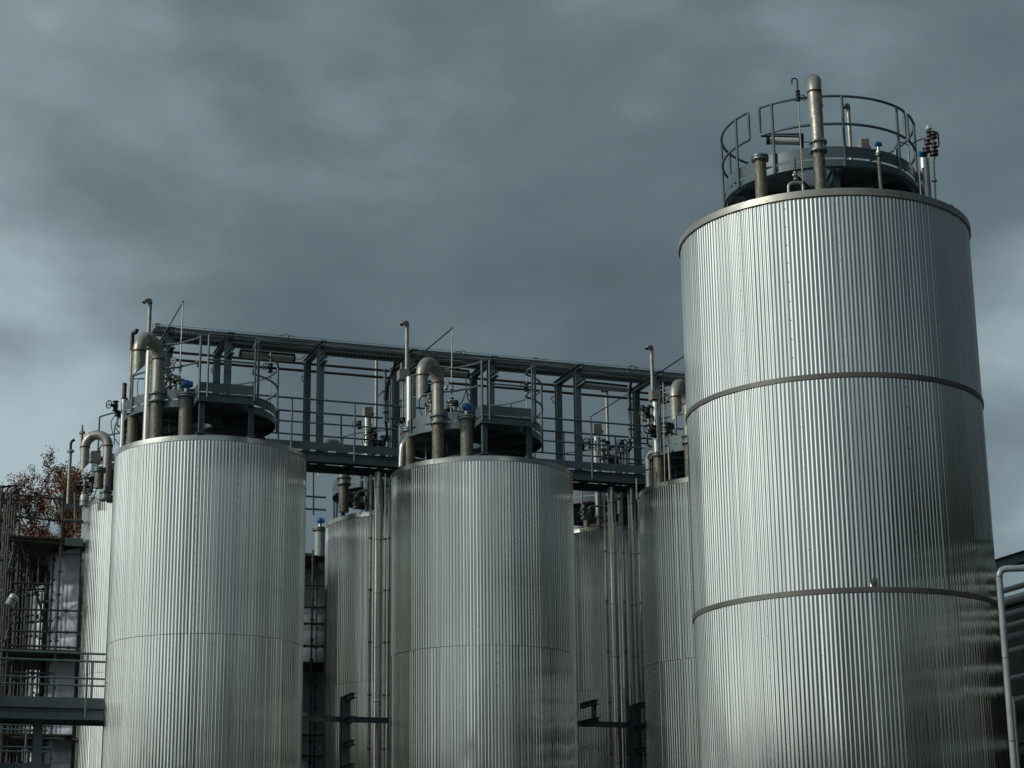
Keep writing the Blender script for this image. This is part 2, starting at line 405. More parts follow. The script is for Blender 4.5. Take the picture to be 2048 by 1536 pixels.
mb = MB()      # torn flap of sheet above the lower band
p = Vector((BC.x+2.755*sin(.03), BC.y-2.755*cos(.03), B2+.10))
mb.add([p+Vector((-.05, -.004, 0)), p+Vector((.05, -.004, 0)), p+Vector((.045, -.03, .13)), p+Vector((-.03, -.045, .16)), p+Vector((0, -.05, .10)), p+Vector((-.05, .02, 0)), p+Vector((.05, .02, 0))], [(0, 1, 4), (1, 2, 4), (2, 3, 4), (3, 0, 4), (0, 3, 5), (1, 6, 2)])
t.part('torn_flap', mb, 'bright')

# ------------------------------------------------------------------ round platforms on the small tanks
ZD = 13.5; RC = (-.263, .095); RP = 1.75
def small_platform(label):
    b = W(0, 0, ZL); t = Thing('platform', label, 'platform', b)
    d = MB()
    # underside plate with a round hole, seen from below
    n = 64; vs = []; fs = []
    for z in (ZD-.03, ZD):
        for r in (.30, RP-.02):
            for j in range(n): vs.append(W(RC[0]+r*sin(2*pi*j/n), RC[1]-r*cos(2*pi*j/n), z))
    for j in range(n):
        k = (j+1) % n
        fs += [(j, k, n+k, n+j), (2*n+j, 3*n+j, 3*n+k, 2*n+k), (n+j, n+k, 3*n+k, 3*n+j), (j, 2*n+j, 2*n+k, k)]
    d.add(vs, fs)
    d.bx(W(-.13, -1.92, ZD-.015), 1.22, .62, .028)
    t.part('deck', d, 'under')
    rb = MB()
    for r, h, z in ((RP, .16, ZD-.17), (.30, .14, ZD-.17)):
        a = arc(RC, r, 0, 2*pi, z)[:-1]; n = len(a); vs = []
        for off, dz in ((0, 0), (0, h), (-.03, h), (-.03, 0)):
            vs += [p+(p-W(*RC, p.z)).normalized()*off+Z3*dz for p in a]
        fs = []
        for q in range(4):
            for j in range(n): fs.append((q*n+j, q*n+(j+1) % n, ((q+1) % 4)*n+(j+1) % n, ((q+1) % 4)*n+j))
        rb.add(vs, fs)
    for k in range(8):
        a = 2*pi*(k+.35)/8
        rb.bar(W(RC[0]+.56*sin(a), RC[1]-.56*cos(a), ZD-.10), W(RC[0]+(RP-.03)*sin(a), RC[1]-(RP-.03)*cos(a), ZD-.10), .07, .12)
    t.part('ring_beam', rb, 'steel')
    # kick plate round the circle, open where the box step meets it
    def strip(pts, h, th=.008):
        mb = MB(); n = len(pts); vs = []
        for i, p in enumerate(pts):
            q = (pts[min(i+1, n-1)]-pts[max(i-1, 0)]).normalized().cross(Z3)
            vs += [p, p+Z3*h, p+Z3*h+q*th, p+q*th]
        fs = []
        for i in range(n-1):
            for k in range(4): fs.append((i*4+k, (i+1)*4+k, (i+1)*4+(k+1) % 4, i*4+(k+1) % 4))
        fs += [(3, 2, 1, 0), ((n-1)*4, (n-1)*4+1, (n-1)*4+2, (n-1)*4+3)]
        mb.add(vs, fs); return mb
    a1 = asin((.47+.263)/RP); a0 = asin((-.74+.263)/RP)
    t.part('kick_plate', strip(arc(RC, RP, a1, 2.55, ZD+.03), .21), 'steel')
    t.part('kick_plate', strip(arc(RC, RP, a0, -2.3, ZD+.03), .21), 'steel')
    bxp = [W(-.74, -1.6, ZD+.03), W(-.74, -2.2, ZD+.03), W(.48, -2.2, ZD+.03), W(.48, -1.6, ZD+.03)]
    t.part('kick_plate', strip(bxp, .21), 'steel')
    bb = MB(); bb.hbeam(W(-.76, -2.2, ZD-.11), W(.50, -2.2, ZD-.11), Z3, .08, .18)
    for a in (-.76, .48): bb.hbeam(W(a, -2.2, ZD-.112), W(a, -1.55, ZD-.112), Z3, .06, .17)
    t.part('box_beam', bb, 'steel')
    for a, b_ in ((-.66, -2.1), (.47, -2.06), (1.33, .6), (-1.5, 1.1)):
        lg = MB(); lg.hbeam(W(a, b_, ZL+.01), W(a, b_, ZD-.2), U3, .11, .11, .014); lg.bx(W(a, b_, ZL+.03), .2, .2, .02); t.part('leg', lg, 'steel')
    zt, zm = 14.80, 14.24
    r_ = .024
    for nm, pts in (('top_rail', None),):
        pass
    fr = MB(); z0 = ZD-.02
    fr.tube(fillet([W(-.565, -2.24, z0-.1), W(-.565, -2.24, zt+.06), W(.50, -2.24, zt+.06), W(.50, -2.24, z0-.1)], .07), r_, 8)
    fr.tube([W(-.565, -2.24, zm+.02), W(.50, -2.24, zm+.02)], r_*.9, 8)
    t.part('front_railing', fr, 'steel')
    sd = MB(); e1 = a1+.0
    sd.tube([W(-.74, -2.2, z0-.12), W(-.74, -2.2, zt+.02)], r_+.004, 8)
    pa = arc(RC, RP+.03, -.50, -1.25, zt)
    sd.tube(fillet([W(-.74, -2.2, zt), W(-.80, -1.95, zt)], .05)+pa, r_, 8)
    sd.tube(fillet([W(-.74, -2.2, zm), W(-.80, -1.95, zm)], .05)+[p-Z3*(zt-zm) for p in pa], r_, 8)
    p = pa[-1]; sd.tube([p, W(uvz(p)[0], uvz(p)[1], ZD-.1)], r_, 8)
    t.part('left_railing', sd, 'steel')
    sd = MB(); sd.tube([W(.585, -2.2, z0-.12), W(.585, -2.2, zt+.02)], r_+.004, 8)
    pa = arc(RC, RP+.03, .42, 2.62, zt)
    for dz in (0, zm-zt):
        q = [p+Z3*dz for p in pa]
        tail = [q[-1]+Vector((0, 0, -.45))] if dz == 0 else []
        sd.tube(fillet([W(.585, -2.2, zt+dz), W(.56, -1.8, zt+dz)], .05)+q[2:]+tail, r_, 8)
    for a in (1.35, 2.2):
        q = arc(RC, RP+.03, a, a+.01, zt, 1)[0]; sd.tube([q, q-Z3*1.62], r_+.002, 8)
    t.part('right_railing', sd, 'steel')
    return t
pl1 = small_platform('round platform with square railed box step on the left front tank')

# ------------------------------------------------------------------ nozzles and pipes on a small tank (first built on the left tank)
def flange(mb, p, r, h=.03, bolts=10, gap=.02):
    mb.lathe(p, [(r, 0), (r, h)], 28); mb.lathe(p+Z3*(h+gap), [(r, 0), (r, h)], 28); mb.lathe(p, [(r*.72, h*.5), (r*.72, h*2+gap-.001)], 20)
def bolts(mb, p, r, n, h):
    for k in range(n):
        a = 2*pi*(k+.3)/n; q = p+Vector((cos(a), sin(a), 0))*r
        mb.lathe(q-Z3*.025, [(.014, 0), (.014, .022), (.008, .022), (.008, h+.03), (.014, h+.03), (.014, h+.05)], 6)
def stub(label, a, b, zt, r, gauge=None, zb=None, group=None, name='flanged_nozzle'):
    zb = ZL+.02 if zb is None else zb
    t = Thing(name, label, 'nozzle', W(a, b, zb), group)
    t.part('pipe', MB().lathe(W(a, b, 0), [(r, zb), (r, zt-.06)], 28), 'stub')
    f = MB(); flange(f, W(a, b, zt-.08), r*1.42); fo = t.part('flange', f, 'galv', ang=30)
    bl = MB(); bolts(bl, W(a, b, zt-.08), r*1.24, 12, .08); t.part('bolts', bl, 'galv', parent=fo)
    return t
def upipe(label, a, b, zf, zc, a2, b2, ze, r=.135, cut=True, zb=None, base_r=None):
    zb = ZL+.02 if zb is None else zb; base_r = base_r or r
    t = Thing('swan_neck_vent', label, 'pipe', W(a, b, zb))
    t.part('stub_pipe', MB().lathe(W(a, b, 0), [(base_r, zb), (base_r, zf-.17)], 28), 'stub')
    f = MB()
    for z in (zf-.19, zf-.02): f.lathe(W(a, b, z), [(r*1.42, 0), (r*1.42, .028)], 28)
    fo = t.part('flange', f, 'galv', ang=30)
    co = MB().lathe(W(a, b, 0), [(r*1.02, zf-.165), (r*1.02, zf-.02)], 24); t.part('spacer', co, 'stain')
    bl = MB(); bolts(bl, W(a, b, zf-.19), r*1.25, 10, .2); t.part('bolts', bl, 'galv', parent=fo)
    rise = MB().lathe(W(a, b, 0), [(r, zf), (r, zc)], 28); t.part('riser', rise, 'stain')
    h = (W(a2, b2)-W(a, b)); Rb = h.length/2; hd = h.normalized(); c = W(a, b, zc)+hd*Rb
    pts = [c-hd*Rb*cos(pi*i/14)+Z3*Rb*sin(pi*i/14) for i in range(15)]
    t.part('bend', MB().tube(pts, r*1.05, 28, caps=False), 'stain')
    # outlet leg cut on the slant
    n = 28; vs = []; q = W(a2, b2, 0)
    for j in range(n): vs.append(q+Vector((cos(2*pi*j/n)*r, sin(2*pi*j/n)*r, zc)))
    for j in range(n):
        x = Vector((cos(2*pi*j/n)*r, sin(2*pi*j/n)*r, 0)); vs.append(q+x+Z3*(ze+(x.dot(-hd)+r)*-.0 + (x.dot(U3)+r)*(1.0 if cut else 0)))
    for j in range(n):
        x = Vector((cos(2*pi*j/n)*r*.94, sin(2*pi*j/n)*r*.94, 0)); vs.append(q+x+Z3*(ze+(x.dot(U3)+r)*(1.0 if cut else 0)))
    for j in range(n): vs.append(q+Vector((cos(2*pi*j/n)*r*.94, sin(2*pi*j/n)*r*.94, zc)))
    fs = [(i*n+j, i*n+(j+1) % n, (i+1)*n+(j+1) % n, (i+1)*n+j) for i in range(3) for j in range(n)]
    lb = MB(); lb.add(vs, fs); t.part('outlet', lb, 'stain')
    for p in (W(a, b, zc), W(a2, b2, zc)): t.part('collar', MB().lathe(p-Z3*.02, [(r+.012, 0), (r+.012, .035)], 28), 'rust')
    t.part('weld_ring', MB().ring(pts[9], r*1.06, .008, (pts[10]-pts[8]), 28, 5), 'rust')
    return t
def gauge(label, p, s=1.0):
    t = Thing('level_gauge', label, 'gauge', p)
    k = MB(); k.lathe(p, [(.10*s, 0), (.10*s, .03), (.055*s, .04), (.05*s, .12)], 16); t.part('socket', k, 'bright')
    h = MB(); h.ball(p+Z3*(.115+.105*s), .115*s, 16, .92)
    h.lathe(p+Z3*(.115+.105*s)+(U3-V3*.5).normalized()*.07*s, [(.075*s, 0), (.075*s, .06*s), (.06*s, .07*s)], 16, axis=U3-V3*.5); t.part('head', h, 'blue')
    return t
def mushroom(label, a, b, z0, z1, r, tip_dark=0, lean=-1, zb=None, mt='stain', xy=None):
    q = (lambda z: W(a, b, z)) if xy is None else (lambda z: Vector((xy[0], xy[1], z)))
    t = Thing('vent_pipe', label, 'pipe', q(z0))
    t.part('pipe', MB().tube([q(z0), q(z1-.35*tip_dark)], r, 16), mt)
    d = (U3*lean-V3*.35).normalized()
    e = fillet([q(z1-.35*tip_dark), q(z1+r*1.6), q(z1+r*1.6)+d*r*2.4+Z3*-.03, q(z1+r*1.6)+d*r*3.4-Z3*.10*(1 if not tip_dark else -.6)], r*1.5)
    t.part('elbow', MB().tube(e, r*1.06, 16, caps=False), 'blackp' if tip_dark else mt)
    t.part('collar', MB().lathe(q(z1-.03-.35*tip_dark), [(r*1.18, 0), (r*1.18, .03)], 16), 'rust')
    return t
def handwheel(mb, c, R, axis):
    mb.ring(c, R, R*.14, axis, 18, 6)
    ax = axis.normalized(); ref = Z3 if abs(ax.z) < .9 else U3; a = (ref-ax*ref.dot(ax)).normalized(); b = ax.cross(a)
    for k in range(3):
        an = 2*pi*k/3; mb.tube([c, c+(a*cos(an)+b*sin(an))*R], R*.09, 5)
    mb.tube([c-ax*R*.9, c+ax*R*.15], R*.16, 6)
def valve(label, p, s=1.0, wheel=True, wa=None, m='stain', stem=0, name='valve'):
    wa = wa or (U3*-1-V3*.6).normalized()
    t = Thing(name, label, 'valve', p)
    b = MB()
    b.lathe(p, [(.055*s, -.09*s), (.055*s, -.07*s), (.03*s, -.068*s), (.045*s, -.03*s), (.05*s, 0), (.045*s, .03*s), (.03*s, .068*s), (.055*s, .07*s), (.055*s, .09*s)], 14)
    b.lathe(p, [(.03*s, 0), (.03*s, .09*s), (.02*s, .10*s)], 10, axis=wa)
    if stem: b.tube([p-Z3*stem, p-Z3*.08*s], .012, 6)
    t.part('body', b, m)
    if wheel:
        h = MB(); handwheel(h, p+wa*.15*s, .07*s, wa); t.part('handwheel', h, 'dark')
    return t

U1, U2_, U3_ = 0, 6.643, 13.165
stubs = []
cfg = []
for k, (u0, who) in enumerate(((U1, 'left front tank'), (U2_, 'middle front tank'), (U3_, 'half hidden tank'))):
    if k == 0:
        stub('brown flanged pipe stub nearest the left edge of the left front tank', u0-1.87, -.2, 13.49, .125)
    else:
        stub('brown flanged stub under the bright column on the '+who, u0-1.9, -.2, 13.57 if k == 1 else 13.42, .135)
    upipe('swan neck vent pipe bent over beside the platform of the '+who, u0-1.5, -1.2, 13.65, 14.46, u0-2.03-.03*k, -1.74, 13.88 if k == 0 else 13.85, .142)
    if k < 2:
        stub('brown stub with a blue gauge on top, on the '+who, u0-.92, -1.6, 13.60, .15)
        gauge('blue gauge head on the flanged stub of the '+who, W(u0-.92, -1.6, 13.602))
mushroom('tall thin vent pipe rising highest over the left front tank', -1.52, .2, ZL+.05, 16.25, .048)
mushroom('tall thin vent pipe with hooked top beside the middle tank', U2_-1.85, .2, ZL+.05, 16.3, .048)
mushroom('tall thin vent pipe with hooked top just left of the tall tank', U3_-1.87, .1, ZL+.05, 16.24, .048)
mushroom('thin vent pipe with a black hooked tip, leftmost over the left tank', -1.88, .3, ZL+.05, 15.45, .043, 1, .25)
def column(label, a, b, z0, z1, r, m='bright', cap='dark'):
    t = Thing('clad_column', label, 'pipe', W(a, b, z0))
    t.part('cladding', MB().lathe(W(a, b, 0), [(r, z0), (r, z1)], 28), m)
    t.part('end_cap', MB().lathe(W(a, b, z1), [(r*1.08, 0), (r*1.08, .03), (r*.6, .05)], 24), cap)
    return t
column('bright white lit column beside the swan neck of the left front tank', -1.66, -.95, ZL+.02, 14.72, .10)
column('bright clad column standing on the left stub of the middle tank', U2_-1.87, -.2, 13.58, 14.85, .13)
column('bright clad column on a stub left of the tall banded tank', U3_-1.92, -.2, 13.43, 14.74, .125)
column('short pale column at the left rim of the left front tank', -2.02, .2, ZL, 13.85, .075)
c_ = column('brown capped cylinder above the short pale column at far left', -2.03, .2, 13.90, 14.2, .05, 'brownp')
def box_thing(name, label, cat, p, su, sv, sz, m, lid=True):
    t = Thing(name, label, cat, p)
    t.part('body', MB().bx(p+Z3*sz/2, su, sv, sz), m)
    t.part('cover', MB().bx(p+Z3*sz*.5-V3*(sv/2+.012), su*.9, .022, sz*.9), m)
    return t
def wedge_head(label, p, s=.3):
    t = Thing('junction_box', label, 'box', p)
    a, b, h = U3*s/2, V3*s/2, s
    mb = MB(); vs = [p-a-b, p+a-b, p+a+b, p-a+b, p-a-b+Z3*h, p+a*.9-b+Z3*h*1.15, p+a*.9+b+Z3*h*1.15, p-a+b+Z3*h]
    mb.add(vs, [(0, 3, 2, 1), (4, 5, 6, 7), (0, 1, 5, 4), (1, 2, 6, 5), (2, 3, 7, 6), (3, 0, 4, 7)])
    t.part('body', mb, 'stain'); t.part('gland', MB().tube([p+a+Z3*h*.4, p+a*1.6+Z3*h*.3], .04, 8), 'dark'); return t
wedge_head('sheet box head on the bright column left of the tall tank', W(U3_-1.95, -.2, 14.8), .24)
wedge_head('sheet box head beside the swan neck of the middle tank', W(U2_-1.98, .1, 14.85), .24)

# side branch pipes
def branch(label, pts, r, m, name='branch_pipe', cat='pipe', rings=True, f=.12):
    pts = fillet(pts, f, 5); t = Thing(name, label, cat, pts[0])
    t.part('pipe', MB().tube(pts, r, 18), m)
    if rings:
        mb = MB()
        for i in (0, -1):
            d = (pts[1]-pts[0]) if i == 0 else (pts[-1]-pts[-2])
            mb.ring(pts[i], r*1.02, r*.14, d, 18, 6)
        t.part('collars', mb, 'dark' if m != 'bright' else 'galv')
    return t
branch('bright clad pipe elbowing into the stub beside the tall tank', [atv(1299, 996, .25), atv(1297, 912, .2), atv(1323, 893, -.2)], .10, 'bright')
branch('bright clad elbow at the left rim of the middle tank', [atv(812, 935, -.2)-U3*.12, atv(807, 890, -.2)-U3*.03, atv(820, 872, -.15)], .08, 'bright')

# sampling lines: thin rods rising to a point and running down behind
def wire_line(label, top, foot, low, v, r=.015):
    t = Thing('sampling_line', label, 'pipe', atv(*foot, v))
    t.part('rod', MB().tube([atv(*foot, v), atv(*top, v)], r, 8), 'stain')
    t.part('stay', MB().tube([atv(*top, v), atv(*low, v+.2)], r*1.05, 8), 'dark')
    t.part('joint', MB().ball(atv(*top, v), r*1.7, 8), 'dark')
    return t
wire_line('thin upright rod with slanting stay, over the left tank', (366, 604), (359, 762), (316, 690), -.6)
wire_line('thin upright rod with slanting stay, over the middle tank', (905, 656), (901, 860), (836, 714), -.6)
t = Thing('sampling_line', 'thin slanting stay running up behind the tall tank from the last frame', 'pipe', atv(1285, 768, 1.0))
t.part('stay', MB().tube([atv(1285, 768, 1.0), atv(1372, 710, .8), atv(1400, 691, .8)], .016, 8), 'dark')
t.part('rod', MB().tube([atv(1400, 691, .8), atv(1396, 960, .8)], .015, 8), 'stain')
t = Thing('sampling_line', 'thin bent line rising from the walkway left of the third bay lamp end', 'pipe', atv(1182, 880, 4.6))
t.part('rod', MB().tube([atv(1182, 900, 4.6), atv(1182, 833, 4.6), atv(1256, 788, 4.2)], .014, 8), 'dark')

# instruments in front of and behind the left and middle platforms
def dialg(label, p, s=.09, stem=.14):
    t = Thing('pressure_gauge', label, 'gauge', p-Z3*stem)
    ax = Vector((-.1, -1, -.25)).normalized()
    t.part('case', MB().lathe(p+ax*-.02, [(s, 0), (s, .035), (s*.9, .045)], 24, axis=ax).tube([p-Z3*stem, p-Z3*s*.9], .012, 6), 'galv')
    di = t.part('dial', MB().lathe(p+ax*.026, [(s*.86, 0), (s*.86, .002)], 24, axis=ax), 'dial')
    t.part('pointer', MB().bar(p+ax*.032-U3*s*.5, p+ax*.032+U3*s*.4, .006, s*.16), 'dark', parent=di)
    return t
dialg('round white dial gauge left of the box step of the left tank', atv(347, 721, -.6), .075)
dialg('round white dial gauge left of the box step of the middle tank', atv(893, 765, -.6), .07)
for lab, x, y, v, s in (('brass valve below the left dial gauge', 346, 735, -.6, .8), ('brass valve on the upright rod over the left tank', 360, 735, -.6, .85),
                        ('white bodied valve just above the left blue gauge', 358, 760, -.6, 1.0), ('valve half behind the left swan neck riser', 333, 757, -.6, .9),
                        ('brass valve below the middle dial gauge', 893, 778, -.6, .8), ('brass valve on the upright rod over the middle tank', 904, 778, -.6, .85),
                        ('white bodied valve above the deck left of the middle blue gauge', 903, 803, -.6, 1.1),
                        ('small valve hanging on the platform rail right of the left swan neck', 396, 727, -1.2, .8)):
    valve(lab, atv(x, y, v), s, wheel=False, m='stain' if 'brass' not in lab else 'bright')
for lab, x, y, v, s in (('black handwheel valve hung out left of the left tank', 231, 812, .2, 1.3), ('black handwheel valve inside the right rails of the left platform', 541, 736, .6, 1.2),
                        ('black handwheel valve inside the right rails of the middle platform', 1053, 775, .6, 1.1), ('handwheel valve left of the far white column between two tanks', 719, 850, 5.4, 1.2),
                        ('handwheel valve behind the swan neck of the middle tank', 857, 777, -.4, 1.2),
                        ('handwheel valve beside the sheet box head left of the tall tank', 1327, 800, -.6, 1.1),
                        ('cluster valve left of the bright column by the tall tank', 1295, 826, -.5, 1.4), ('handwheel valve right of the bright column by the tall tank', 1337, 856, -.5, 1.4)):
    valve(lab, atv(x, y, v), s, m='dark')
for lab, a, b, v, r in (('thin riser under the valve inside the left platform right rails', (541, 860), (541, 705), .6, .013), ('thin riser inside the right rails of the middle platform', (1054, 905), (1053, 745), .6, .013),
                        ('thin riser in front of the swan neck by the tall tank', (1330, 962), (1326, 765), -.7, .014), ('second thin riser right of the bright column by the tall tank', (1340, 960), (1337, 895), -.8, .03),
                        ('stout riser between stub and column on the left tank', (276, 822), (277, 790), -.1, .045)):
    branch(lab, [atv(*a, v), atv(*b, v)], r, 'stain', 'riser_pipe', rings=False)
branch('dark bent conduit at the left rim of the left tank', [atv(228, 890, .3), atv(229, 850, .3), atv(240, 832, .3), atv(247, 828, .3)], .018, 'galv', 'conduit', rings=False)
branch('curved cable looping at the left rim of the left tank', [atv(231, 855, .3), atv(240, 868, .25), atv(247, 869, .2), atv(250, 860, .2)], .011, 'blackp', 'cable', 'cable', rings=False)
branch('thin cross bar bracing the black tipped vent pipe', [atv(263, 757, .3), atv(287, 758, .1)], .014, 'dark', 'brace_bar', 'bar', rings=False)
branch('thin hanging rod in front of the left swan neck outlet', [atv(289, 757, -.1), atv(275, 757, -.1), atv(274, 812, -.1)], .013, 'galv', 'hanger_rod', 'bar', rings=False)
branch('bright short tube leading right from the left swan neck', [atv(340, 748, -.7), atv(362, 755, -.7)], .03, 'bright', 'conduit', rings=False)
branch('looping blue grey cable by the middle blue gauge', [atv(905, 845, -.8), atv(912, 815, -.8), atv(925, 805, -.8), atv(932, 780, -.8), atv(933, 765, -.8)], .013, 'blackp', 'cable', 'cable', rings=False, f=.3)
branch('cable curling up right of the middle blue gauge', [atv(944, 812, -.9), atv(934, 795, -.9), atv(932, 770, -.9), atv(931, 742, -.9)], .013, 'blackp', 'cable', 'cable', rings=False, f=.3)
branch('black cable hanging beside the bright column by the tall tank', [atv(1297, 862, -.4), atv(1293, 880, -.4), atv(1296, 892, -.4), atv(1304, 893, -.4)], .02, 'blackp', 'cable', 'cable', rings=False, f=.3)
branch('blue grey hose sagging under the swan neck by the tall tank', [atv(1334, 855, -.8), atv(1345, 868, -.8), atv(1362, 871, -.8)], .02, 'cable', 'hose', 'hose', rings=False, f=.2)

def manifold(label, x, y, v, h=.55, r=.035, side=1):
    p = atv(x, y, v); t = Thing('pipe_manifold', label, 'pipework', p)
    t.part('pipe', MB().tube([p, p+Z3*h], r, 12).tube(fillet([p+Z3*h*.45, p+Z3*h*.45+U3*.16*side, p+Z3*h*.8+U3*.16*side], .05), r*.7, 10), 'stain')
    for k in (.08, .3, .62, .95): t.part('flange', MB().lathe(p+Z3*h*k, [(r*2.1, -.022), (r*2.1, -.003), (r*1.8, -.003), (r*1.8, .003), (r*2.1, .003), (r*2.1, .022)], 14), 'galv')
    t.part('actuator', MB().lathe(p+Z3*h*.8+U3*.16*side, [(.03, -.02), (.07, 0), (.075, .09), (.05, .13)], 14), 'dark')
    hw = MB(); handwheel(hw, p+Z3*h*.46-V3*.12-U3*.05*side, .065, (V3*-1-U3*.4*side).normalized()); t.part('handwheel', hw, 'dark')
    t.part('cable', MB().tube(fillet([p+Z3*h*.85+U3*.2*side, p+Z3*h*.6+U3*.32*side, p+Z3*h*.1+U3*.24*side, p-Z3*.12+U3*.1*side], .15), .010, 6), 'blackp')
    return t
for lab, x, y, v, h, r, sd in (('pipework cluster just right of the left swan neck riser', 337, 806, -.5, .6, .04, 1), ('pipework cluster behind the left blue gauge', 362, 800, -.2, .5, .035, -1),
        ('pipework cluster behind the middle swan neck riser', 862, 838, -.3, .7, .04, -1), ('pipework cluster between swan neck and blue gauge, middle tank', 899, 842, -.3, .5, .04, 1),
        ('pipework cluster left of the bright column by the tall tank', 1298, 868, -.2, .75, .05, -1), ('pipework cluster between bright column and hidden swan neck', 1333, 905, -.3, .8, .045, 1),
        ('pipework cluster on the shaded tank left of the conduit frame', 746, 912, 5.2, .8, .05, -1), ('pipework cluster low beside the conduit frame column', 765, 915, 5.2, .6, .045, 1),
        ('pipework cluster beyond the rails in the last bay', 1206, 935, 5.0, .8, .05, 1), ('pipework cluster next to the last frame column', 1230, 940, 5.0, .7, .05, -1),
        ('pipework cluster on the shaded tank top beneath the first span', 712, 1018, 4.8, .45, .045, 1), ('pipework cluster on the shaded tank top beneath the second span', 1168, 1040, 4.8, .5, .045, 1),
        ('pipework cluster in front of the far left stub', 168, 1000, 5.0, .6, .04, 1), ('pipework cluster at the left rim of the left front tank', 247, 880, .3, .7, .035, -1)):
    manifold(lab, x, y, v, h, r, sd)

# thin vertical lines bundled in the gaps between the tanks and behind the walkway
for lab, x, yt, yb, v, r, m in (('slim grey line left of the full height pipe in the gap beside the middle tank', 742, 950, 1536, 2.6, .035, 'stain'),
        ('slim bright line right of the full height pipe in the gap beside the middle tank', 771, 948, 1536, 2.6, .03, 'bright'),
        ('slim dark line touching the rim of the middle tank in the gap', 779, 960, 1536, 2.5, .025, 'galv'),
        ('slim line left of the paired full height pipes by the tall tank', 1208, 985, 1536, 2.6, .03, 'stain'),
        ('slim line between the paired full height pipes by the tall tank', 1243, 985, 1536, 2.6, .028, 'galv'),
        ('slim line right of the paired full height pipes by the tall tank', 1275, 985, 1536, 2.6, .025, 'stain')):
    a = atv(x, yt, v); b = Vector((a.x, a.y, 0)); t = Thing('thin_pipe', lab, 'pipe', b)
    t.part('pipe', MB().tube([b, a], r, 12), m)
    for k in range(5): t.part('clamp', MB().lathe(Vector((a.x, a.y, 6.2+k*1.3)), [(r*1.5, 0), (r*1.5, .035)], 12), 'dark')
for lab, ps, v, r, m in (('thin line behind the conduits left of the fourth frame', [(781, 735), (781, 905)], 2.8, .02, 'galv'),
        ('thin line behind the box head riser left of the fourth frame', [(728, 905), (728, 860), (745, 850), (745, 815)], 5.3, .02, 'stain'),
        ('thin line hooking over the kick plate left of the fourth frame', [(770, 905), (770, 880), (780, 873), (790, 885)], 5.1, .02, 'galv'),
        ('thin line left of the box head riser in the last bay', [(1185, 930), (1185, 885), (1178, 880)], 4.8, .02, 'stain'),
        ('thin line beside the blue gauge in the last bay', [(1258, 935), (1258, 885), (1248, 878)], 4.4, .02, 'galv'),
        ('thin line rising left of the hidden swan neck', [(1352, 955), (1352, 790)], .4, .022, 'galv'),
        ('thin line rising just right of the bright column by the tall tank', [(1331, 890), (1331, 800), (1343, 792)], .1, .02, 'stain'),
        ('thin line between swan neck riser and blue gauge on the left tank', [(339, 865), (339, 775), (350, 770)], -.3, .02, 'galv'),
        ('thin line right of the swan neck riser on the middle tank', [(894, 905), (894, 810), (905, 803)], -.3, .02, 'galv'),
        ('thin line left of the swan neck riser on the middle tank', [(852, 920), (852, 800), (862, 795)], .1, .022, 'stain'),
        ('thin line at the left rim of the middle tank beside the bright column', [(800, 925), (800, 850), (806, 845), (806, 760)], .3, .022, 'galv')):
    branch(lab, [atv(*q, v) for q in ps], r, m, 'thin_pipe', rings=False)
for lab, x, y, v, s_ in (('dark valve on the walkway side of the middle tank bright column', 806, 845, .2, 1.3), ('dark valve beside the left swan neck flange', 337, 792, -.4, 1.3),
        ('dark valve beside the middle swan neck flange', 895, 828, -.4, 1.3), ('dark valve above the elbow by the tall tank', 1306, 862, -.3, 1.6)):
    valve(lab, atv(x, y, v), s_, m='dark')

# ------------------------------------------------------------------ copies of the platform
index_kids()
Z0 = Vector((0, 0, 0))
dup(pl1.o, U3*6.643, 'round platform with square railed box step on the middle front tank')
dup(pl1.o, U3*13.165, 'round platform mostly hidden behind the tall banded tank')
dup(pl1.o, U3*.114+V3*6.03, 'round platform on the pale tank at far left behind')
dup(pl1.o, U3*6.62+V3*6.22, 'round platform on the shaded tank seen through the gap under the first walkway span')
dup(pl1.o, U3*12.89+V3*6.5, 'round platform on the shaded tank seen under the second walkway span')

# ------------------------------------------------------------------ walkway, frames, trays
def walkway(label, u0, u1, va, vb, zd, posts_a, posts_b, zt=1.32, kick=.20, name='walkway', beam=.20):
    t = Thing(name, label, 'walkway', W((u0+u1)/2, (va+vb)/2, zd))
    L = u1-u0; mid = (u0+u1)/2
    t.part('deck', MB().bx(W(mid, (va+vb)/2, zd-.02), L, vb-va-.02, .035), 'dark')
    for v_ in (va, vb):
        b = MB(); b.hbeam(W(u0, v_, zd-.06-beam/2), W(u1, v_, zd-.06-beam/2), Z3, .09, beam); t.part('side_beam', b, 'steel')
        k = MB().bx(W(mid, v_-.01 if v_ == va else v_+.01, zd+.03+kick/2), L, .012, kick); t.part('kick_plate', k, 'steel')
    cb = MB()
    x = u0+.4
    while x < u1: cb.bx(W(x, (va+vb)/2, zd-.12), .06, vb-va-.12, .12); x += .8
    t.part('cross_bearers', cb, 'dark')
    for v_, ps in ((va-.035, posts_a), (vb+.035, posts_b)):
        t.part('top_rail', MB().tube([W(u0, v_, zd+zt), W(u1, v_, zd+zt)], .026, 8), 'steel')
        t.part('mid_rail', MB().tube([W(u0, v_, zd+zt*.54), W(u1, v_, zd+zt*.54)], .022, 8), 'steel')
        for q in ps: t.part('post', MB().tube([W(q, v_, zd-.22 if v_ < va else zd), W(q, v_, zd+zt)], .026, 8), 'steel')
    return t
walkway('high steel walkway bridging the front tanks below the cable trays', .6, 16.2, 2.38, 3.55, ZD, [2.45, 4.07, 8.9, 10.5, 12.1], [2.4, 4.05, 5.6, 9.0, 10.2, 11.7])

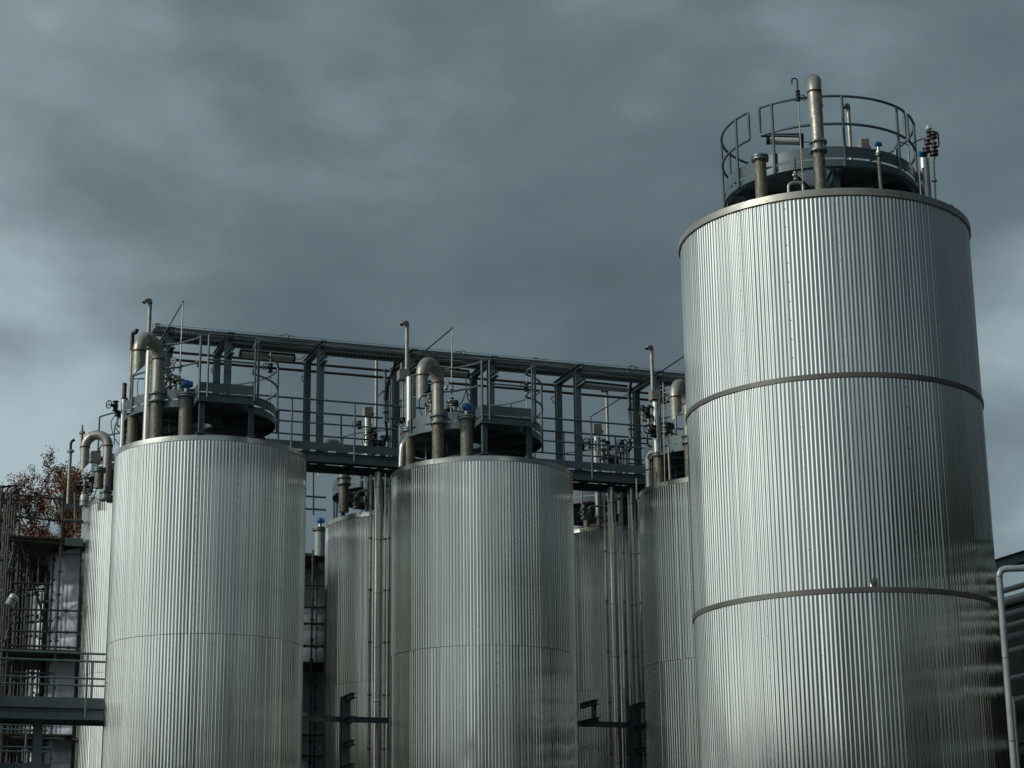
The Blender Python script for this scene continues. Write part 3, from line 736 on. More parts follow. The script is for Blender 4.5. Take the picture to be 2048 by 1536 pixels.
FR = [(-.635, 'frame at the left end of the cable trays, behind the left swan neck'), (.84, 'frame standing behind the box step of the left platform'),
      (3.212, 'frame in the open gap between the left and middle tanks'), (5.605, 'frame behind the tall vent pipe of the middle tank, with conduits'),
      (7.77, 'frame standing behind the box step of the middle platform'), (10.195, 'frame in the open gap right of the middle platform'),
      (12.489, 'frame beside the box head just left of the tall tank')]
ZF = 16.34
for i, (a, lab) in enumerate(FR):
    t = Thing('support_frame', lab, 'frame', W(a, 3.1, ZD), 'portal frames carrying the cable trays')
    for v_ in (2.52, 3.9):
        c = MB(); c.hbeam(W(a, v_, ZD-.02), W(a, v_, ZF-.13), V3, .16, .17, .014); c.bx(W(a, v_, ZD), .24, .24, .02); t.part('column', c, 'steel')
    b = MB(); b.hbeam(W(a, 2.18, ZF-.065), W(a, 4.12, ZF-.065), Z3, .17, .13, .014); t.part('beam', b, 'steel')
    b = MB(); b.hbeam(W(a, 2.0, ZF-.52), W(a, 2.435, ZF-.52), Z3, .13, .13, .012); t.part('bracket', b, 'steel')
    b = MB(); b.bar(W(a-.05, 4.0, ZF-.42), W(a-.05, 4.35, ZF-.36), .05, .05); b.bar(W(a-.05, 4.0, ZF-.66), W(a-.05, 4.35, ZF-.40), .03, .03); t.part('pipe_bracket', b, 'steel')
def tray(label, v0, wd, z, u0, u1, h=.06, step=.11, ncab=5, seed=1):
    rg = random.Random(seed); t = Thing('cable_tray', label, 'cable tray', W(u0, v0, z))
    for s in (-1, 1): t.part('side_rail', MB().bx(W((u0+u1)/2, v0+s*wd/2, z+h/2), u1-u0, .006, h), 'galv')
    m = MB(); x = u0+.05
    while x < u1: m.bx(W(x, v0, z+.01), .018, wd-.01, .008); x += step
    t.part('rungs', m, 'galv')
    for k in range(ncab):
        r = rg.uniform(.010, .022); v_ = v0+(k+.5-ncab/2)*wd/ncab*.9; pts = []; x = u0
        ph = rg.uniform(0, 6)
        while x < u1+.01: pts.append(W(x, v_+.012*sin(x*1.7+ph), z+.02+r+.006*sin(x*3.1+ph))); x += .4
        t.part('cable', MB().tube(pts, r, 6), 'cable' if rg.random() < .7 else 'brownp')
    return t
tray('upper ladder cable tray nearest the viewer, along the tops of the frames', 2.66, .30, ZF+.03, -1.0, 17, step=.08, seed=3, ncab=1)
tray('upper ladder cable tray in the middle of the three side by side', 3.02, .34, ZF+.03, -1.0, 17, step=.09, seed=4, ncab=4)
tray('upper ladder cable tray farthest back on the frames', 3.42, .38, ZF+.03, -.7, 17, seed=5, ncab=8)
mb = MB(); x = -1.0
while x < 17:
    mb.tube([W(x, 2.5, ZF+.13), W(x, 2.5, ZF+.02)], .004, 4); x += .2
t = Thing('wire_basket', 'wire mesh basket edge along the top of the cable trays', 'cable tray', W(-1, 2.5, ZF))
t.part('uprights', mb, 'galv')
for z in (.13, .075, .02): t.part('wire', MB().tube([W(-1.0, 2.5, ZF+z), W(17, 2.5, ZF+z)], .006, 5), 'galv')
mb = MB(); rg = random.Random(9)
for cu in (-.92, 2.35, 9.2, 12.0, 7.1):
    for k in range(3):
        R_ = rg.uniform(.05, .10); c = W(cu+rg.uniform(-.2, .2), 2.6, ZF+.10+rg.uniform(0, .04)); mb.ring(c, R_, .008, V3+U3*rg.uniform(-.5, .5), 16, 5)
    mb.tube(fillet([W(cu, 2.5, ZF+.05), W(cu+.1, 2.46, ZF-.12), W(cu+.25, 2.5, ZF+.05)], .1), .008, 5)
single('cable_coils', mb, 'cable', 'loose loops of spare cable lying on the trays', 'cable', W(-.9, 2.6, ZF))
for z, lab in ((16.285, 'upper brownish pipe running along behind the frames'), (16.09, 'lower brownish pipe running along behind the frames')):
    t = Thing('service_pipe', lab, 'pipe', W(-.7, 4.1, z))
    t.part('pipe', MB().tube([W(-.75, 4.1, z-.02), W(17, 4.1, z-.02)], .036, 12), 'brownp')
    c = MB()
    for a in (1.9, 7, 13): c.lathe(W(a, 4.1, z-.02), [(.044, 0), (.044, .05)], 12, axis=U3)
    t.part('couplings', c, 'rust')
def tube_lamp(label, a, b, r=.075, bracket=True):
    t = Thing('tube_lamp', label, 'lamp', a, 'tube lamps under the frames and railing')
    d = (b-a).normalized(); u2 = Z3
    t.part('cover', MB().tube([a+d*.05, b-d*.05], r, 16), 'lampc')
    t.part('reflector', MB().box((a+b)/2+Z3*(r+.012), (b-a)*.49, d.cross(Z3).normalized()*r*.9, Z3*.012), 'galv')
    for p, q in ((a, a+d*.05), (b-d*.05, b)): t.part('end_cap', MB().tube([p, q], r*1.08, 16), 'dark')
    t.part('lead', MB().tube(fillet([b, b+d*.16-Z3*.02, b+d*.28+Z3*.12], .08), .01, 6), 'blackp')
    return t
tube_lamp('long tube lamp hung behind the left platform rails', atv(478, 707, 3.7), atv(590, 717, 3.7), .082)
tube_lamp('long tube lamp in the bay beside the tall tank', atv(1159, 769, 3.7), atv(1263, 780, 3.7), .082)
tube_lamp('tube lamp behind the swan neck of the middle tank', atv(868, 741, 3.7), atv(938, 749, 3.7), .082)

# conduits at the fourth and last frames
for lab, x, y0, y1, v, r in (('thick grey conduit left of the conduit frame', 770, 738, 845, 2.9, .045), ('second conduit beside the conduit frame', 776, 770, 845, 2.9, .03),
                             ('bright conduit right of the conduit frame column', 804, 727, 905, 2.7, .05), ('thin bright conduit next to the tall vent of the middle tank', 812, 727, 850, 2.7, .03),
                             ('thick dark conduit left of the last frame', 1258, 770, 878, 2.9, .05), ('thin conduit left of the last frame', 1266, 806, 878, 2.9, .025)):
    t = Thing('conduit', lab, 'conduit', atv(x, y1, v)); a = atv(x, y0, v); zb = atv(x, y1, v).z
    t.part('tube', MB().tube([Vector((a.x, a.y, zb)), a], r, 10), 'galv')
    cl = MB(); k = zb+.25
    while k < a.z: cl.lathe(Vector((a.x, a.y, k)), [(r*1.35, 0), (r*1.35, .03)], 10); k += .55
    t.part('clips', cl, 'dark')
for lab, ps in (('black cables dropping from the trays to the conduit frame', [(792, 716), (788, 740), (775, 765), (772, 800)]), ('black cables running down from the conduit frame to the walkway', [(772, 845), (775, 870), (769, 880), (764, 900)]),
                ('loose black cable below the conduit frame', [(800, 812), (797, 838), (806, 852), (822, 846)]),
                ('black cable dropping beside the last frame', [(1262, 765), (1258, 790), (1262, 812), (1258, 820)]), ('black cable below the last frame conduits', [(1259, 878), (1264, 895), (1256, 903)])):
    pts = fillet([atv(*q, 2.8) for q in ps], .25, 5)
    t = Thing('cable', lab, 'cable', pts[0])
    for k in (-1, 0, 1): t.part('strand', MB().tube([p+U3*k*.028+V3*k*.02 for p in pts], .016, 6), 'blackp')

# ------------------------------------------------------------------ second row fittings seen under and through the walkway
for u0, v0, who in ((.11, 6.03, 'pale far left tank'), (6.62, 6.22, 'shaded tank between left and middle tanks'), (12.9, 6.5, 'shaded tank left of the tall tank')):
    if u0 < 1: continue
    if u0 < 8:
        p = atv(688, 962, 5.0); q = atv(642, 948, 4.6); a1, b1, _z = uvz(p); a2, b2, z2 = uvz(q)
        upipe('swan neck vent pipe of the '+who, a1, b1, p.z+.08, p.z+.52, a2, b2, z2-.10)
    stub('small flanged stub in front on the '+who, u0-.92 if u0 < 8 else u0-1.35, v0-1.6 if u0 < 8 else v0-1.1, 13.2 if u0 < 8 else 13.05, .09)
def clad_riser(label, x, yt, yb, v, r, m='bright', zb=None):
    a = atv(x, yt, v); b = atv(x, yb, v); z0 = b.z if zb is None else zb
    t = Thing('clad_riser', label, 'pipe', Vector((a.x, a.y, z0)))
    t.part('cladding', MB().tube([Vector((a.x, a.y, z0)), a], r, 24), m)
    c = MB(); k = z0+.6
    while k < a.z-.2: c.lathe(Vector((a.x, a.y, k)), [(r*1.02, 0), (r*1.02, .02)], 24); k += 1.35
    t.part('sheet_joints', c, 'galv')
    c = MB().lathe(Vector((a.x, a.y, z0-.05)), [(r*.6, -.25), (r*.6, 0), (r*1.15, 0), (r*1.15, .04)], 20); t.part('foot', c, 'stain')
    return t
clad_riser('bright clad riser behind the walkway left of the conduit frame', 736, 822, 1000, 5.0, .10)
clad_riser('bright clad riser close to the rim of the middle tank under the walkway', 777, 905, 998, 5.0, .075)
clad_riser('full height clad pipe running down the gap beside the middle tank', 757, 945, 1536, 2.75, .105, zb=0.0)
clad_riser('left one of two full height clad pipes in the gap beside the tall tank', 1222, 975, 1536, 2.75, .10, zb=0.0)
clad_riser('right one of two full height clad pipes in the gap beside the tall tank', 1262, 977, 1536, 2.75, .10, zb=0.0)
clad_riser('shorter bright riser standing left of the paired full height pipes', 1194, 875, 1030, 4.6, .105)
clad_riser('short dark riser seen between the paired full height pipes', 1238, 940, 1024, 4.6, .085, 'stain')
for x, yt, yb, v, r, lab in ((1213, 783, 915, 5.2, .045, 'thin brown vent pipe behind the lamp bay beside the tall tank'), (753, 712, 905, 5.2, .045, 'thin brown vent pipe behind the walkway left of the conduit frame')):
    a = atv(x, yt, v); b = atv(x, yb, v)
    mushroom(lab, 0, 0, b.z, a.z, r, xy=(a.x, a.y))
wedge_head('sheet box head on the riser behind the walkway, left of the conduit frame', atv(735, 833, 5.0), .22)
wedge_head('sheet box head on the riser in the bay beside the tall tank', atv(1193, 868, 4.6), .24)
branch('bright elbow pipe behind the walkway rails beside the tall tank', [atv(1250, 975, 4.3), atv(1251, 905, 4.3), atv(1236, 893, 4.3), atv(1228, 915, 4.1)], .09, 'bright')
gauge('blue gauge head behind the walkway rails near the tall tank', atv(1243, 905, 4.2), .8)
gauge('small blue gauge head by the bright riser in the bay beside the tall tank', atv(1207, 893, 4.6), .5)
for lab, x, y, v, s in (('dark valve behind the walkway left of the blue gauge near the tall tank', 1233, 925, 4.2, 1.6), ('black valve at the top of the gauge near the tall tank', 1245, 887, 4.2, 1.1),
                        ('dark valve low behind the walkway rails in the last bay', 1222, 920, 4.5, 1.5), ('dark valve right of the frame in the last bay', 1165, 893, 4.5, 1.4), ('dark valve second from the frame in the last bay', 1182, 887, 4.5, 1.5),
                        ('dark valve at the foot of the brown vent left of the conduit frame', 748, 880, 4.8, 1.7), ('dark valve near the walkway kick plate left of the conduit frame', 762, 890, 4.8, 1.5), ('small valve by the box head riser left of the conduit frame', 741, 866, 4.9, 1.1)):
    valve(lab, atv(x, y, v), s, m='dark')
for lab, ps, v, r, m in (('grey brown hose looping on the tank top under the first walkway span', [(714, 993), (716, 984), (728, 980), (745, 982)], 4.6, .03, 'stain'),
                         ('grey brown hose looping on the tank top under the second walkway span', [(1180, 1022), (1177, 1014), (1190, 1012), (1213, 1013)], 4.4, .03, 'stain'),
                         ('thin pole under the first walkway span', [(627, 1030), (627, 925)], 7.0, .02, 'dark'), ('thin hooked pole under the second walkway span', [(1158, 1028), (1164, 1020), (1164, 950)], 4.6, .02, 'stain'),
                         ('thin drop pipe at the left rim of the tank behind the tall tank', [(1273, 957), (1273, 1000), (1281, 1006)], .4, .018, 'stain'),
                         ('thin hooked conduit in the last bay', [(1163, 925), (1161, 880), (1165, 875), (1168, 890)], 4.5, .02, 'galv'),
                         ('slanting line by the conduit frame behind the middle tank', [(757, 792), (770, 778)], 4.9, .015, 'dark'),
                         ('brown bent line from the walkway to the stub by the tall tank', [(1280, 945), (1300, 937), (1306, 940)], -.3, .018, 'brownp')):
    branch(lab, [atv(*q, v) for q in ps], r, m, 'thin_pipe', rings=False)
mb = MB()
for y in (995, 1020): mb.tube([atv(606, y-3, 8.2), atv(652, y, 8.2)], .03, 6)
t = Thing('far_railing', 'grey rails seen in the gap beneath the first walkway span', 'railing', atv(606, 1040, 8.2))
t.part('rails', mb, 'steel'); t.part('post', MB().tube([atv(672, 1060, 8.2), atv(676, 970, 8.2)], .03, 6), 'steel')
t.part('post', MB().tube([atv(668, 1040, 8.2), atv(668, 985, 8.2)], .03, 6), 'steel')

# ------------------------------------------------------------------ fittings on the big tank
BZR = BZ+.14
def Bq(a, r, z): return Vector((BC.x+r*sin(a), BC.y-r*cos(a), z))
def barc(R, a0, a1, z, n=None):
    n = n or max(3, int(abs(a1-a0)*R/.08)); return [Bq(a0+(a1-a0)*i/n, R, z) for i in range(n+1)]
ZB = 15.55; RB = 1.84
t = Thing('platform', 'round railed platform on top of the tallest tank', 'platform', (BC.x, BC.y, BZR))
TOBC = atan2(BC.x, BC.y)              # direction in which the camera sees the tank axis
def A(x):                              # angle on the rail circle that faces photo column x
    cx = 1636; s_ = max(-1, min(1, (x-cx)/193.0)); return asin(s_)-TOBC
GA0, GA1 = asin(-.37)-TOBC, asin(.20)-TOBC
n = 72; d = MB(); vs = []; fs = []
for z in (ZB-.03, ZB):
    for r in (.55, RB-.02):
        for j in range(n): vs.append(Bq(2*pi*j/n, r, z))
for j in range(n):
    k = (j+1) % n; am = 2*pi*(j+.5)/n
    fs += [(n+j, n+k, 3*n+k, 3*n+j), (j, 2*n+j, 2*n+k, k)]
    am = (am+pi) % (2*pi)-pi
    if not (GA0 < am < GA1): fs += [(j, k, n+k, n+j), (2*n+j, 3*n+j, 3*n+k, 2*n+k)]
d.add(vs, fs); t.part('deck', d, 'under')
# open grating sector at the front, sky shows through it
gr = MB(); g0, g1_ = GA0, GA1
for k in range(15):
    a = g0+(g1_-g0)*k/14; gr.bar(Bq(a, .55, ZB-.015), Bq(a, RB-.03, ZB-.015), .010, .008)
for k in range(15):
    r = .57+(RB-.62)*k/14; pts = barc(r, g0, g1_, ZB-.018, 10)
    for i in range(10): gr.bar(pts[i], pts[i+1], .012, .006)
t.part('grating', gr, 'galv')
rb = MB()
for R_, z, h in ((RB, ZB-.14, .12), (.55, ZB-.16, .13)):
    pts = barc(R_, 0, 2*pi, z)[:-1]; m = len(pts)
    for j in range(m): 
        pass
    vs = []
    for off, dz in ((0, 0), (0, h), (-.035, h), (-.035, 0)): vs += [p+Vector((p.x-BC.x, p.y-BC.y, 0)).normalized()*off+Z3*dz for p in pts]
    rb.add(vs, [(q*m+j, q*m+(j+1) % m, ((q+1) % 4)*m+(j+1) % m, ((q+1) % 4)*m+j) for q in range(4) for j in range(m)])
    vs = []
    for off, dz in ((.03, 0), (.03, .014), (-.10, .014), (-.10, 0)): vs += [p+Vector((p.x-BC.x, p.y-BC.y, 0)).normalized()*off+Z3*(dz-.014) for p in pts]
    rb.add(vs, [(q*m+j, q*m+(j+1) % m, ((q+1) % 4)*m+(j+1) % m, ((q+1) % 4)*m+j) for q in range(4) for j in range(m)])
t.part('ring_beam', rb, 'steel', ang=25)
rb = MB()
for a in (GA0-.03, GA1+.03, GA1+.75, GA1+1.5, GA1+2.3, GA1+3.1, GA0-.8, GA0-1.6):
    rb.bar(Bq(a, .56, ZB-.11), Bq(a, RB-.04, ZB-.11), .08, .14)
t.part('radial_beams', rb, 'steel')
n = 72; mbk = MB(); pts = barc(RB, 0, 2*pi, ZB+.03)[:-1]; m = len(pts); vs = []
for off, dz in ((0, 0), (0, .22), (-.01, .22), (-.01, 0)): vs += [p+Vector((p.x-BC.x, p.y-BC.y, 0)).normalized()*off+Z3*dz for p in pts]
mbk.add(vs, [(q*m+j, q*m+(j+1) % m, ((q+1) % 4)*m+(j+1) % m, ((q+1) % 4)*m+j) for q in range(4) for j in range(m)])
t.part('kick_plate', mbk, 'steel', ang=25)
for a in (-2.6, -1.4, .05, 1.15, 2.3):
    lg = MB(); lg.hbeam(Bq(a, 1.45, BZR+.02), Bq(a, 1.45, ZB-.03), Vector((sin(a), -cos(a), 0)), .12, .12, .014); t.part('leg', lg, 'steel')
    gu = MB(); o_ = Bq(a, 1.45, ZB-.04); dd = Vector((sin(a), -cos(a), 0)); tt = Vector((cos(a), sin(a), 0))
    gu.add([o_-dd*.06+tt*.008, o_-dd*.55+tt*.008, o_-dd*.06-Z3*.4+tt*.008, o_-dd*.06-tt*.008, o_-dd*.55-tt*.008, o_-dd*.06-Z3*.4-tt*.008], [(0, 1, 2), (5, 4, 3), (0, 3, 4, 1), (1, 4, 5, 2), (2, 5, 3, 0)])
    t.part('gusset', gu, 'dark')
ZTB, ZMB = 16.80, 16.24
RRl = RB+.02
for lab, a0, a1 in (('left railing section', A(1505), -2.9), ('middle railing section', A(1527), A(1808)), ('right railing section', A(1813)+.02, 2.9)):
    rl = MB(); top = barc(RRl, a0, a1, ZTB); mid = barc(RRl, a1, a0, ZMB)
    e0 = Bq(a0, RRl, (ZTB+ZMB)/2); loop = top+[Bq(a1, RRl, ZTB-.28)]+mid+[Bq(a0, RRl, ZTB-.28)]
    loop = fillet([e0]+[top[0]]+[top[1]], .06)[:-1]+top[1:-1]+fillet([top[-2], top[-1], mid[0], mid[1]], .06)[1:-1]+mid[1:-1]+fillet([mid[-2], mid[-1], e0], .06)[1:-1]
    rl.tube(loop, .026, 8, closed=True)
    t.part('railing_loop', rl, 'steel', label=lab)
for x in (1480, 1553, 1687, 1791):
    a = A(x); ps = MB(); ps.tube([Bq(a, RRl+.02, ZTB), Bq(a, RRl+.02, ZB-.16)], .027, 8); ps.bx(Bq(a, RRl, ZB-.10), .07, .07, .1); t.part('post', ps, 'steel')
for a in (-1.571-TOBC, 1.45-TOBC, 2.0, 2.7, -2.1, -2.7):
    t.part('post', MB().tube([Bq(a, RRl+.01, ZTB), Bq(a, RRl+.01, ZB-.5 if abs(a) < 1.9 else ZB)], .027, 8), 'steel')
def bpos(x, y, Y): return atY(x, y, Y)
def bstub(label, x, y, Y, r):
    p = atY(x, y, Y); t = Thing('flanged_nozzle', label, 'nozzle', Vector((p.x, p.y, BZR)))
    q = Vector((p.x, p.y, 0)); t.part('pipe', MB().lathe(q, [(r, BZR-.05), (r, p.z-.06)], 28), 'stub')
    f = MB(); flange(f, Vector((p.x, p.y, p.z-.08)), r*1.45); fo = t.part('flange', f, 'galv', ang=30)
    b = MB(); bolts(b, Vector((p.x, p.y, p.z-.08)), r*1.25, 12, .08); t.part('bolts', b, 'galv', parent=fo); return t
bstub('short brown flanged stub on the left of the tallest tank top', 1519.5, 313, 34.1, .112)
# tall swan neck facing the camera
p = atY(1636, 285, 33.9); up = uvz(p); q = atY(1636, 185, 33.2); uq = uvz(q)
p2 = p + Vector((-.12, -.62, 0)); up2 = uvz(p2)
ul = upipe('tall swan neck vent on the tallest tank, its outlet facing the viewer', up[0], up[1], p.z, atY(1634, 183, 33.25).z, up2[0], up2[1], atY(1634, 240, 33.3).z, .118, zb=BZR-.03, base_r=.108)
a_ = atY(1698, 300, 37.3); b_ = atY(1696, 216, 37.3)
mushroom('thin vent pipe with hooked top at the back of the tallest tank platform', 0, 0, BZR, b_.z, .042, xy=(b_.x, b_.y))
t = Thing('hooked_line', 'thin pipe with a hook top and black valve over the tallest tank', 'pipe', atY(1602, 376, 33.9))
p0 = atY(1602, 300, 33.9); f0 = Vector((p0.x, p0.y, BZR)); zt_ = atY(1592, 200, 33.9).z
t.part('pipe', MB().tube([f0, Vector((p0.x, p0.y, zt_))], .014, 8), 'stain')
h0 = Vector((p0.x, p0.y, zt_+.38)); 
t.part('hook', MB().tube(fillet([Vector((p0.x, p0.y, zt_+.1)), h0+Z3*.05, h0+Vector((-.10, 0, .05)), h0+Vector((-.10, 0, -.06))], .05), .014, 8), 'dark')
b = MB()
for z in (-.02, .04, .10, .16): b.lathe(Vector((p0.x, p0.y, zt_+z)), [(.045, 0), (.045, .02)], 12)
b.lathe(Vector((p0.x, p0.y, zt_)), [(.025, -.02), (.025, .2)], 10); t.part('valve_body', b, 'dark')
hw = MB(); handwheel(hw, Vector((p0.x+.09, p0.y-.05, zt_+.02)), .055, Vector((.6, -1, .2))); t.part('handwheel', hw, 'dark')
tube_lamp('tube lamp behind the railing of the tallest tank', atY(1533, 281, 35.6), atY(1602, 283, 35.6), .075)
t = Thing('lamp_arm', 'dark bar above the tube lamp of the tallest tank', 'bar', atY(1525, 271, 35.6)); t.part('bar', MB().bar(atY(1522, 271, 35.6), atY(1604, 270, 35.6), .06, .05), 'dark'); t.part('post', MB().bar(atY(1604, 268, 35.6), atY(1604, 310, 35.6), .05, .05), 'dark')
wedge_head('grey box at the back of the tallest tank platform', atY(1727, 300, 37.2), .19)
p = atY(1757, 306, 34.3); t = Thing('flanged_nozzle', 'slim brown stub under a small blue gauge on the tallest tank top', 'nozzle', Vector((p.x, p.y, BZR)))
t.part('pipe', MB().lathe(Vector((p.x, p.y, 0)), [(.036, BZR), (.036, p.z-.05)], 18), 'stub'); f = MB(); flange(f, Vector((p.x, p.y, p.z-.06)), .07, .02, gap=.012); t.part('flange', f, 'galv')
gauge('small blue gauge head on the slim stub of the tallest tank', p+Z3*.0, .52)
gp = [atY(1577, 380, 33.75), atY(1577, 368, 33.75), atY(1590, 364, 33.75), atY(1606, 366, 33.75), atY(1606, 380, 33.75)]
gp[0].z = gp[-1].z = BZR-.03
branch('small arched pipe standing on the rim of the tallest tank', gp, .028, 'stain', rings=False, f=.06)
valve('small valve above the arched pipe of the tallest tank', atY(1591, 352, 33.75), .8, wheel=False)
branch('thin rod rising from the small valve of the tallest tank', [atY(1591, 362, 33.75), atY(1590, 318, 33.75)], .012, 'dark', 'thin_pipe', rings=False)
# instrument tower on the right rim
p = atY(1853, 388, 35.6); q = atY(1853, 318, 35.6)
t = Thing('instrument_tower', 'pale clad column with valves at the right rim of the tallest tank', 'instrument', p)
t.part('cladding', MB().lathe(Vector((p.x, p.y, 0)), [(.095, BZR-.02), (.095, q.z)], 24), 'bright'); t.part('foot_flange', MB().lathe(Vector((p.x, p.y, BZR-.0)), [(.12, 0), (.12, .03)], 20), 'stub')
h = MB()
for x, y, r in ((1853, 300, .075), (1855, 284, .065), (1868, 306, .085), (1868, 290, .06), (1867, 272, .07), (1858, 268, .055)):
    c = atY(x, y, 35.6); h.lathe(c, [(r*.7, -.06), (r, -.05), (r, -.02), (r*.6, -.015), (r*.6, .015), (r, .02), (r, .05), (r*.7, .06)], 14)
h.tube([atY(1868, 320, 35.6), atY(1866, 262, 35.6)], .022, 8); t.part('valve_stack', h, 'brownp')
t.part('bent_tube', MB().tube(fillet([atY(1864, 262, 35.6), atY(1876, 265, 35.6), atY(1878, 292, 35.6), atY(1870, 297, 35.6)], .05), .016, 8), 'brownp')
t.part('head', MB().lathe(atY(1857, 257, 35.6), [(.035, -.06), (.06, -.05), (.062, .03), (.04, .06)], 16, axis=Vector((.3, -1, .3))), 'dial')
t.part('blue_unit', MB().lathe(atY(1838, 308, 35.6), [(.05, 0), (.055, .03), (.055, .12), (.04, .14)], 14, axis=U3), 'blue')
t.part('black_unit', MB().bx(atY(1849, 309, 35.6), .08, .08, .09), 'dark')
t.part('cable', MB().tube(fillet([atY(1855, 277, 35.6), atY(1838, 279, 35.6), atY(1822, 290, 35.6)], .1), .012, 6), 'blackp')
branch('thin post with a collar just right of the instrument column of the tallest tank', [Vector((atY(1870, 396, 35.6).x, atY(1870, 396, 35.6).y, BZR)), atY(1867, 312, 35.6)], .017, 'stain', 'thin_pipe', rings=False)
single('collar_disc', MB().lathe(atY(1869, 363, 35.6), [(.05, 0), (.05, .03)], 16), 'galv', 'small disc collar on the thin post at the right rim of the tallest tank', 'collar', atY(1869, 363, 35.6))
branch('short brown pipe with a flange left of the instrument column foot', [Vector((atY(1846, 392, 35.3).x, atY(1846, 392, 35.3).y, BZR)), atY(1846, 336, 35.3)], .022, 'stub', 'thin_pipe', rings=True)
branch('slim pale post inside the right railing of the tallest tank', [atY(1820, 344, 35.9), atY(1817, 296, 35.9)], .017, 'galv', 'thin_pipe', rings=True)
branch('second slim pale post inside the right railing of the tallest tank', [atY(1792, 318, 35.2), atY(1791, 300, 35.2)], .02, 'galv', 'thin_pipe', rings=True)
branch('black cable arching inside the right railing of the tallest tank', [atY(1790, 296, 35.4), atY(1796, 285, 35.4), atY(1808, 285, 35.4), atY(1818, 292, 35.4)], .011, 'blackp', 'cable', 'cable', rings=False, f=.2)

# ------------------------------------------------------------------ lower steelwork between the tanks
def low_frame(label, pu, zb, u0, u1, v=2.0, ztop=7.4):
    t = Thing('lower_frame', label, 'frame', W(pu, v, 0), 'low pipe support frames between the tanks')
    c = MB(); c.hbeam(W(pu, v, 0), W(pu, v, ztop), V3, .2, .2, .016); t.part('column', c, 'steel')
    b = MB(); b.hbeam(W(u0, v+.12, zb), W(u1, v+.12, zb), Z3, .1, .13, .012); t.part('cross_beam', b, 'steel')
    z = ztop-.06; k = 0
    while z > 2 and k < 5:
        b = MB(); b.hbeam(W(pu+.0, v-.75, z), W(pu+.0, v-.1, z), Z3, .15, .12, .012); t.part('bracket', b, 'steel'); z -= .55; k += 1
    return t
low_frame('dark low frame in the gap between the left and middle tanks', 3.82, 6.86, 1.9, 4.95)
low_frame('dark low frame just left of the tall tank', 11.35, 6.90, 8.5, 11.6)
t = Thing('wall_bracket', 'dark bracket reaching out beside the right wall of the middle tank', 'bracket', W(10.4, 2.0, 7.2))
b = MB(); b.hbeam(W(10.0, 2.3, 7.36), W(10.05, 1.3, 7.36), Z3, .14, .12); t.part('arm', b, 'steel'); b = MB(); b.hbeam(W(10.05, 1.5, 6.95), W(10.05, 1.5, 7.3), U3, .1, .1); t.part('post', b, 'steel')
b = MB(); b.hbeam(W(10.0, 2.3, 6.92), W(10.05, 1.2, 6.92), Z3, .14, .12); t.part('arm', b, 'steel')

# lower walkway at far left
walkway('lower steel walkway with double rails at the far left', -5.2, -1.6, .9, 2.1, 6.82, [-2.5, -4.62], [-2.2, -4.5], zt=1.22, kick=.2, name='walkway')
walkway('lowest walkway partly cut by the bottom left edge', -6.2, -2.9, 3.2, 4.2, 5.55, [-4.1], [-3.4], zt=1.1, name='walkway')
t = Thing('steel_column', 'grey steel column below the lower walkway at far left', 'column', W(-3.45, 1.5, 0)); c = MB(); c.hbeam(W(-3.45, 1.5, 0), W(-3.45, 1.5, 6.6), V3, .2, .2, .016); t.part('shaft', c, 'steel'); t.part('cap_plate', MB().bx(W(-3.45, 1.5, 6.61), .3, .3, .02), 'steel')
t = Thing('steel_column', 'grey steel column rising past the left end of the lower walkway', 'column', W(-4.75, 2.6, 0)); c = MB(); c.hbeam(W(-4.75, 2.6, 0), W(-4.75, 2.6, 9.2), V3, .16, .16, .016); t.part('shaft', c, 'steel'); t.part('cap_plate', MB().bx(W(-4.75, 2.6, 9.21), .22, .22, .02), 'steel')

# ------------------------------------------------------------------ scaffold, foil tanks and plant building behind
def pole(mb, a, b, r=.027): mb.tube([a, b], r, 8)
def joints(mb, a, b, n, r=.027):
    for k in range(n):
        p = a+(b-a)*((k+.5)/n); mb.lathe(p, [(r*1.7, -.03), (r*1.7, .03)], 8, axis=(b-a)); mb.bx(p+U3*.03, .07, .05, .05)
def scaffold(label, poles, ledgers, decks):
    t = Thing('scaffold', label, 'scaffold', poles[0][0])
    for a, b in poles:
        m = MB(); pole(m, a, b); joints(m, a, b, 22); t.part('standard', m, 'scaf')
    for a, b in ledgers: 
        m = MB(); pole(m, a, b); joints(m, a, b, 3); t.part('ledger', m, 'scaf')
    for c, su, sv in decks:
        nb = int(sv/.23)
        m = MB()
        for k in range(nb): m.bx(c+V3*((k+.5)*.23-sv/2)+Z3*rnd.uniform(0, .008), su, .222, .04)
        t.part('boards', m, 'board')
    return t
SV = 6.4
def S_(x, y, v=SV): return atv(x, y, v)
def vpole(x, yt, v=SV, zb=0):
    a = atv(x, yt, v); return (Vector((a.x, a.y, zb)), a)
zdk = S_(60, 1075).z; u_l = uvz(S_(22, 1075))[0]; u_r = uvz(S_(165, 1075))[0]; zd2 = S_(60, 1300).z
poles = [vpole(x, y, v) for x, y, v in ((4, 972, SV), (22, 985, SV-.3), (33, 975, SV), (10, 1000, 8), (40, 1010, 8.6), (127, 985, SV), (133, 1180, 8), (75, 1180, 8.0), (84, 1185, 8.1), (92, 1190, 8.2), (98, 1190, 8.2), (52, 1090, 9.0), (44, 1090, 8.4), (14, 978, 6.9), (27, 990, 7.4), (62, 1090, 8.9), (108, 1100, 7.4), (58, 1088, 7.2), (70, 1088, 9.6), (80, 1088, 7.6), (0, 985, 7), (17, 1000, 6.2), (38, 1090, 7.3), (145, 1095, 8.0))]
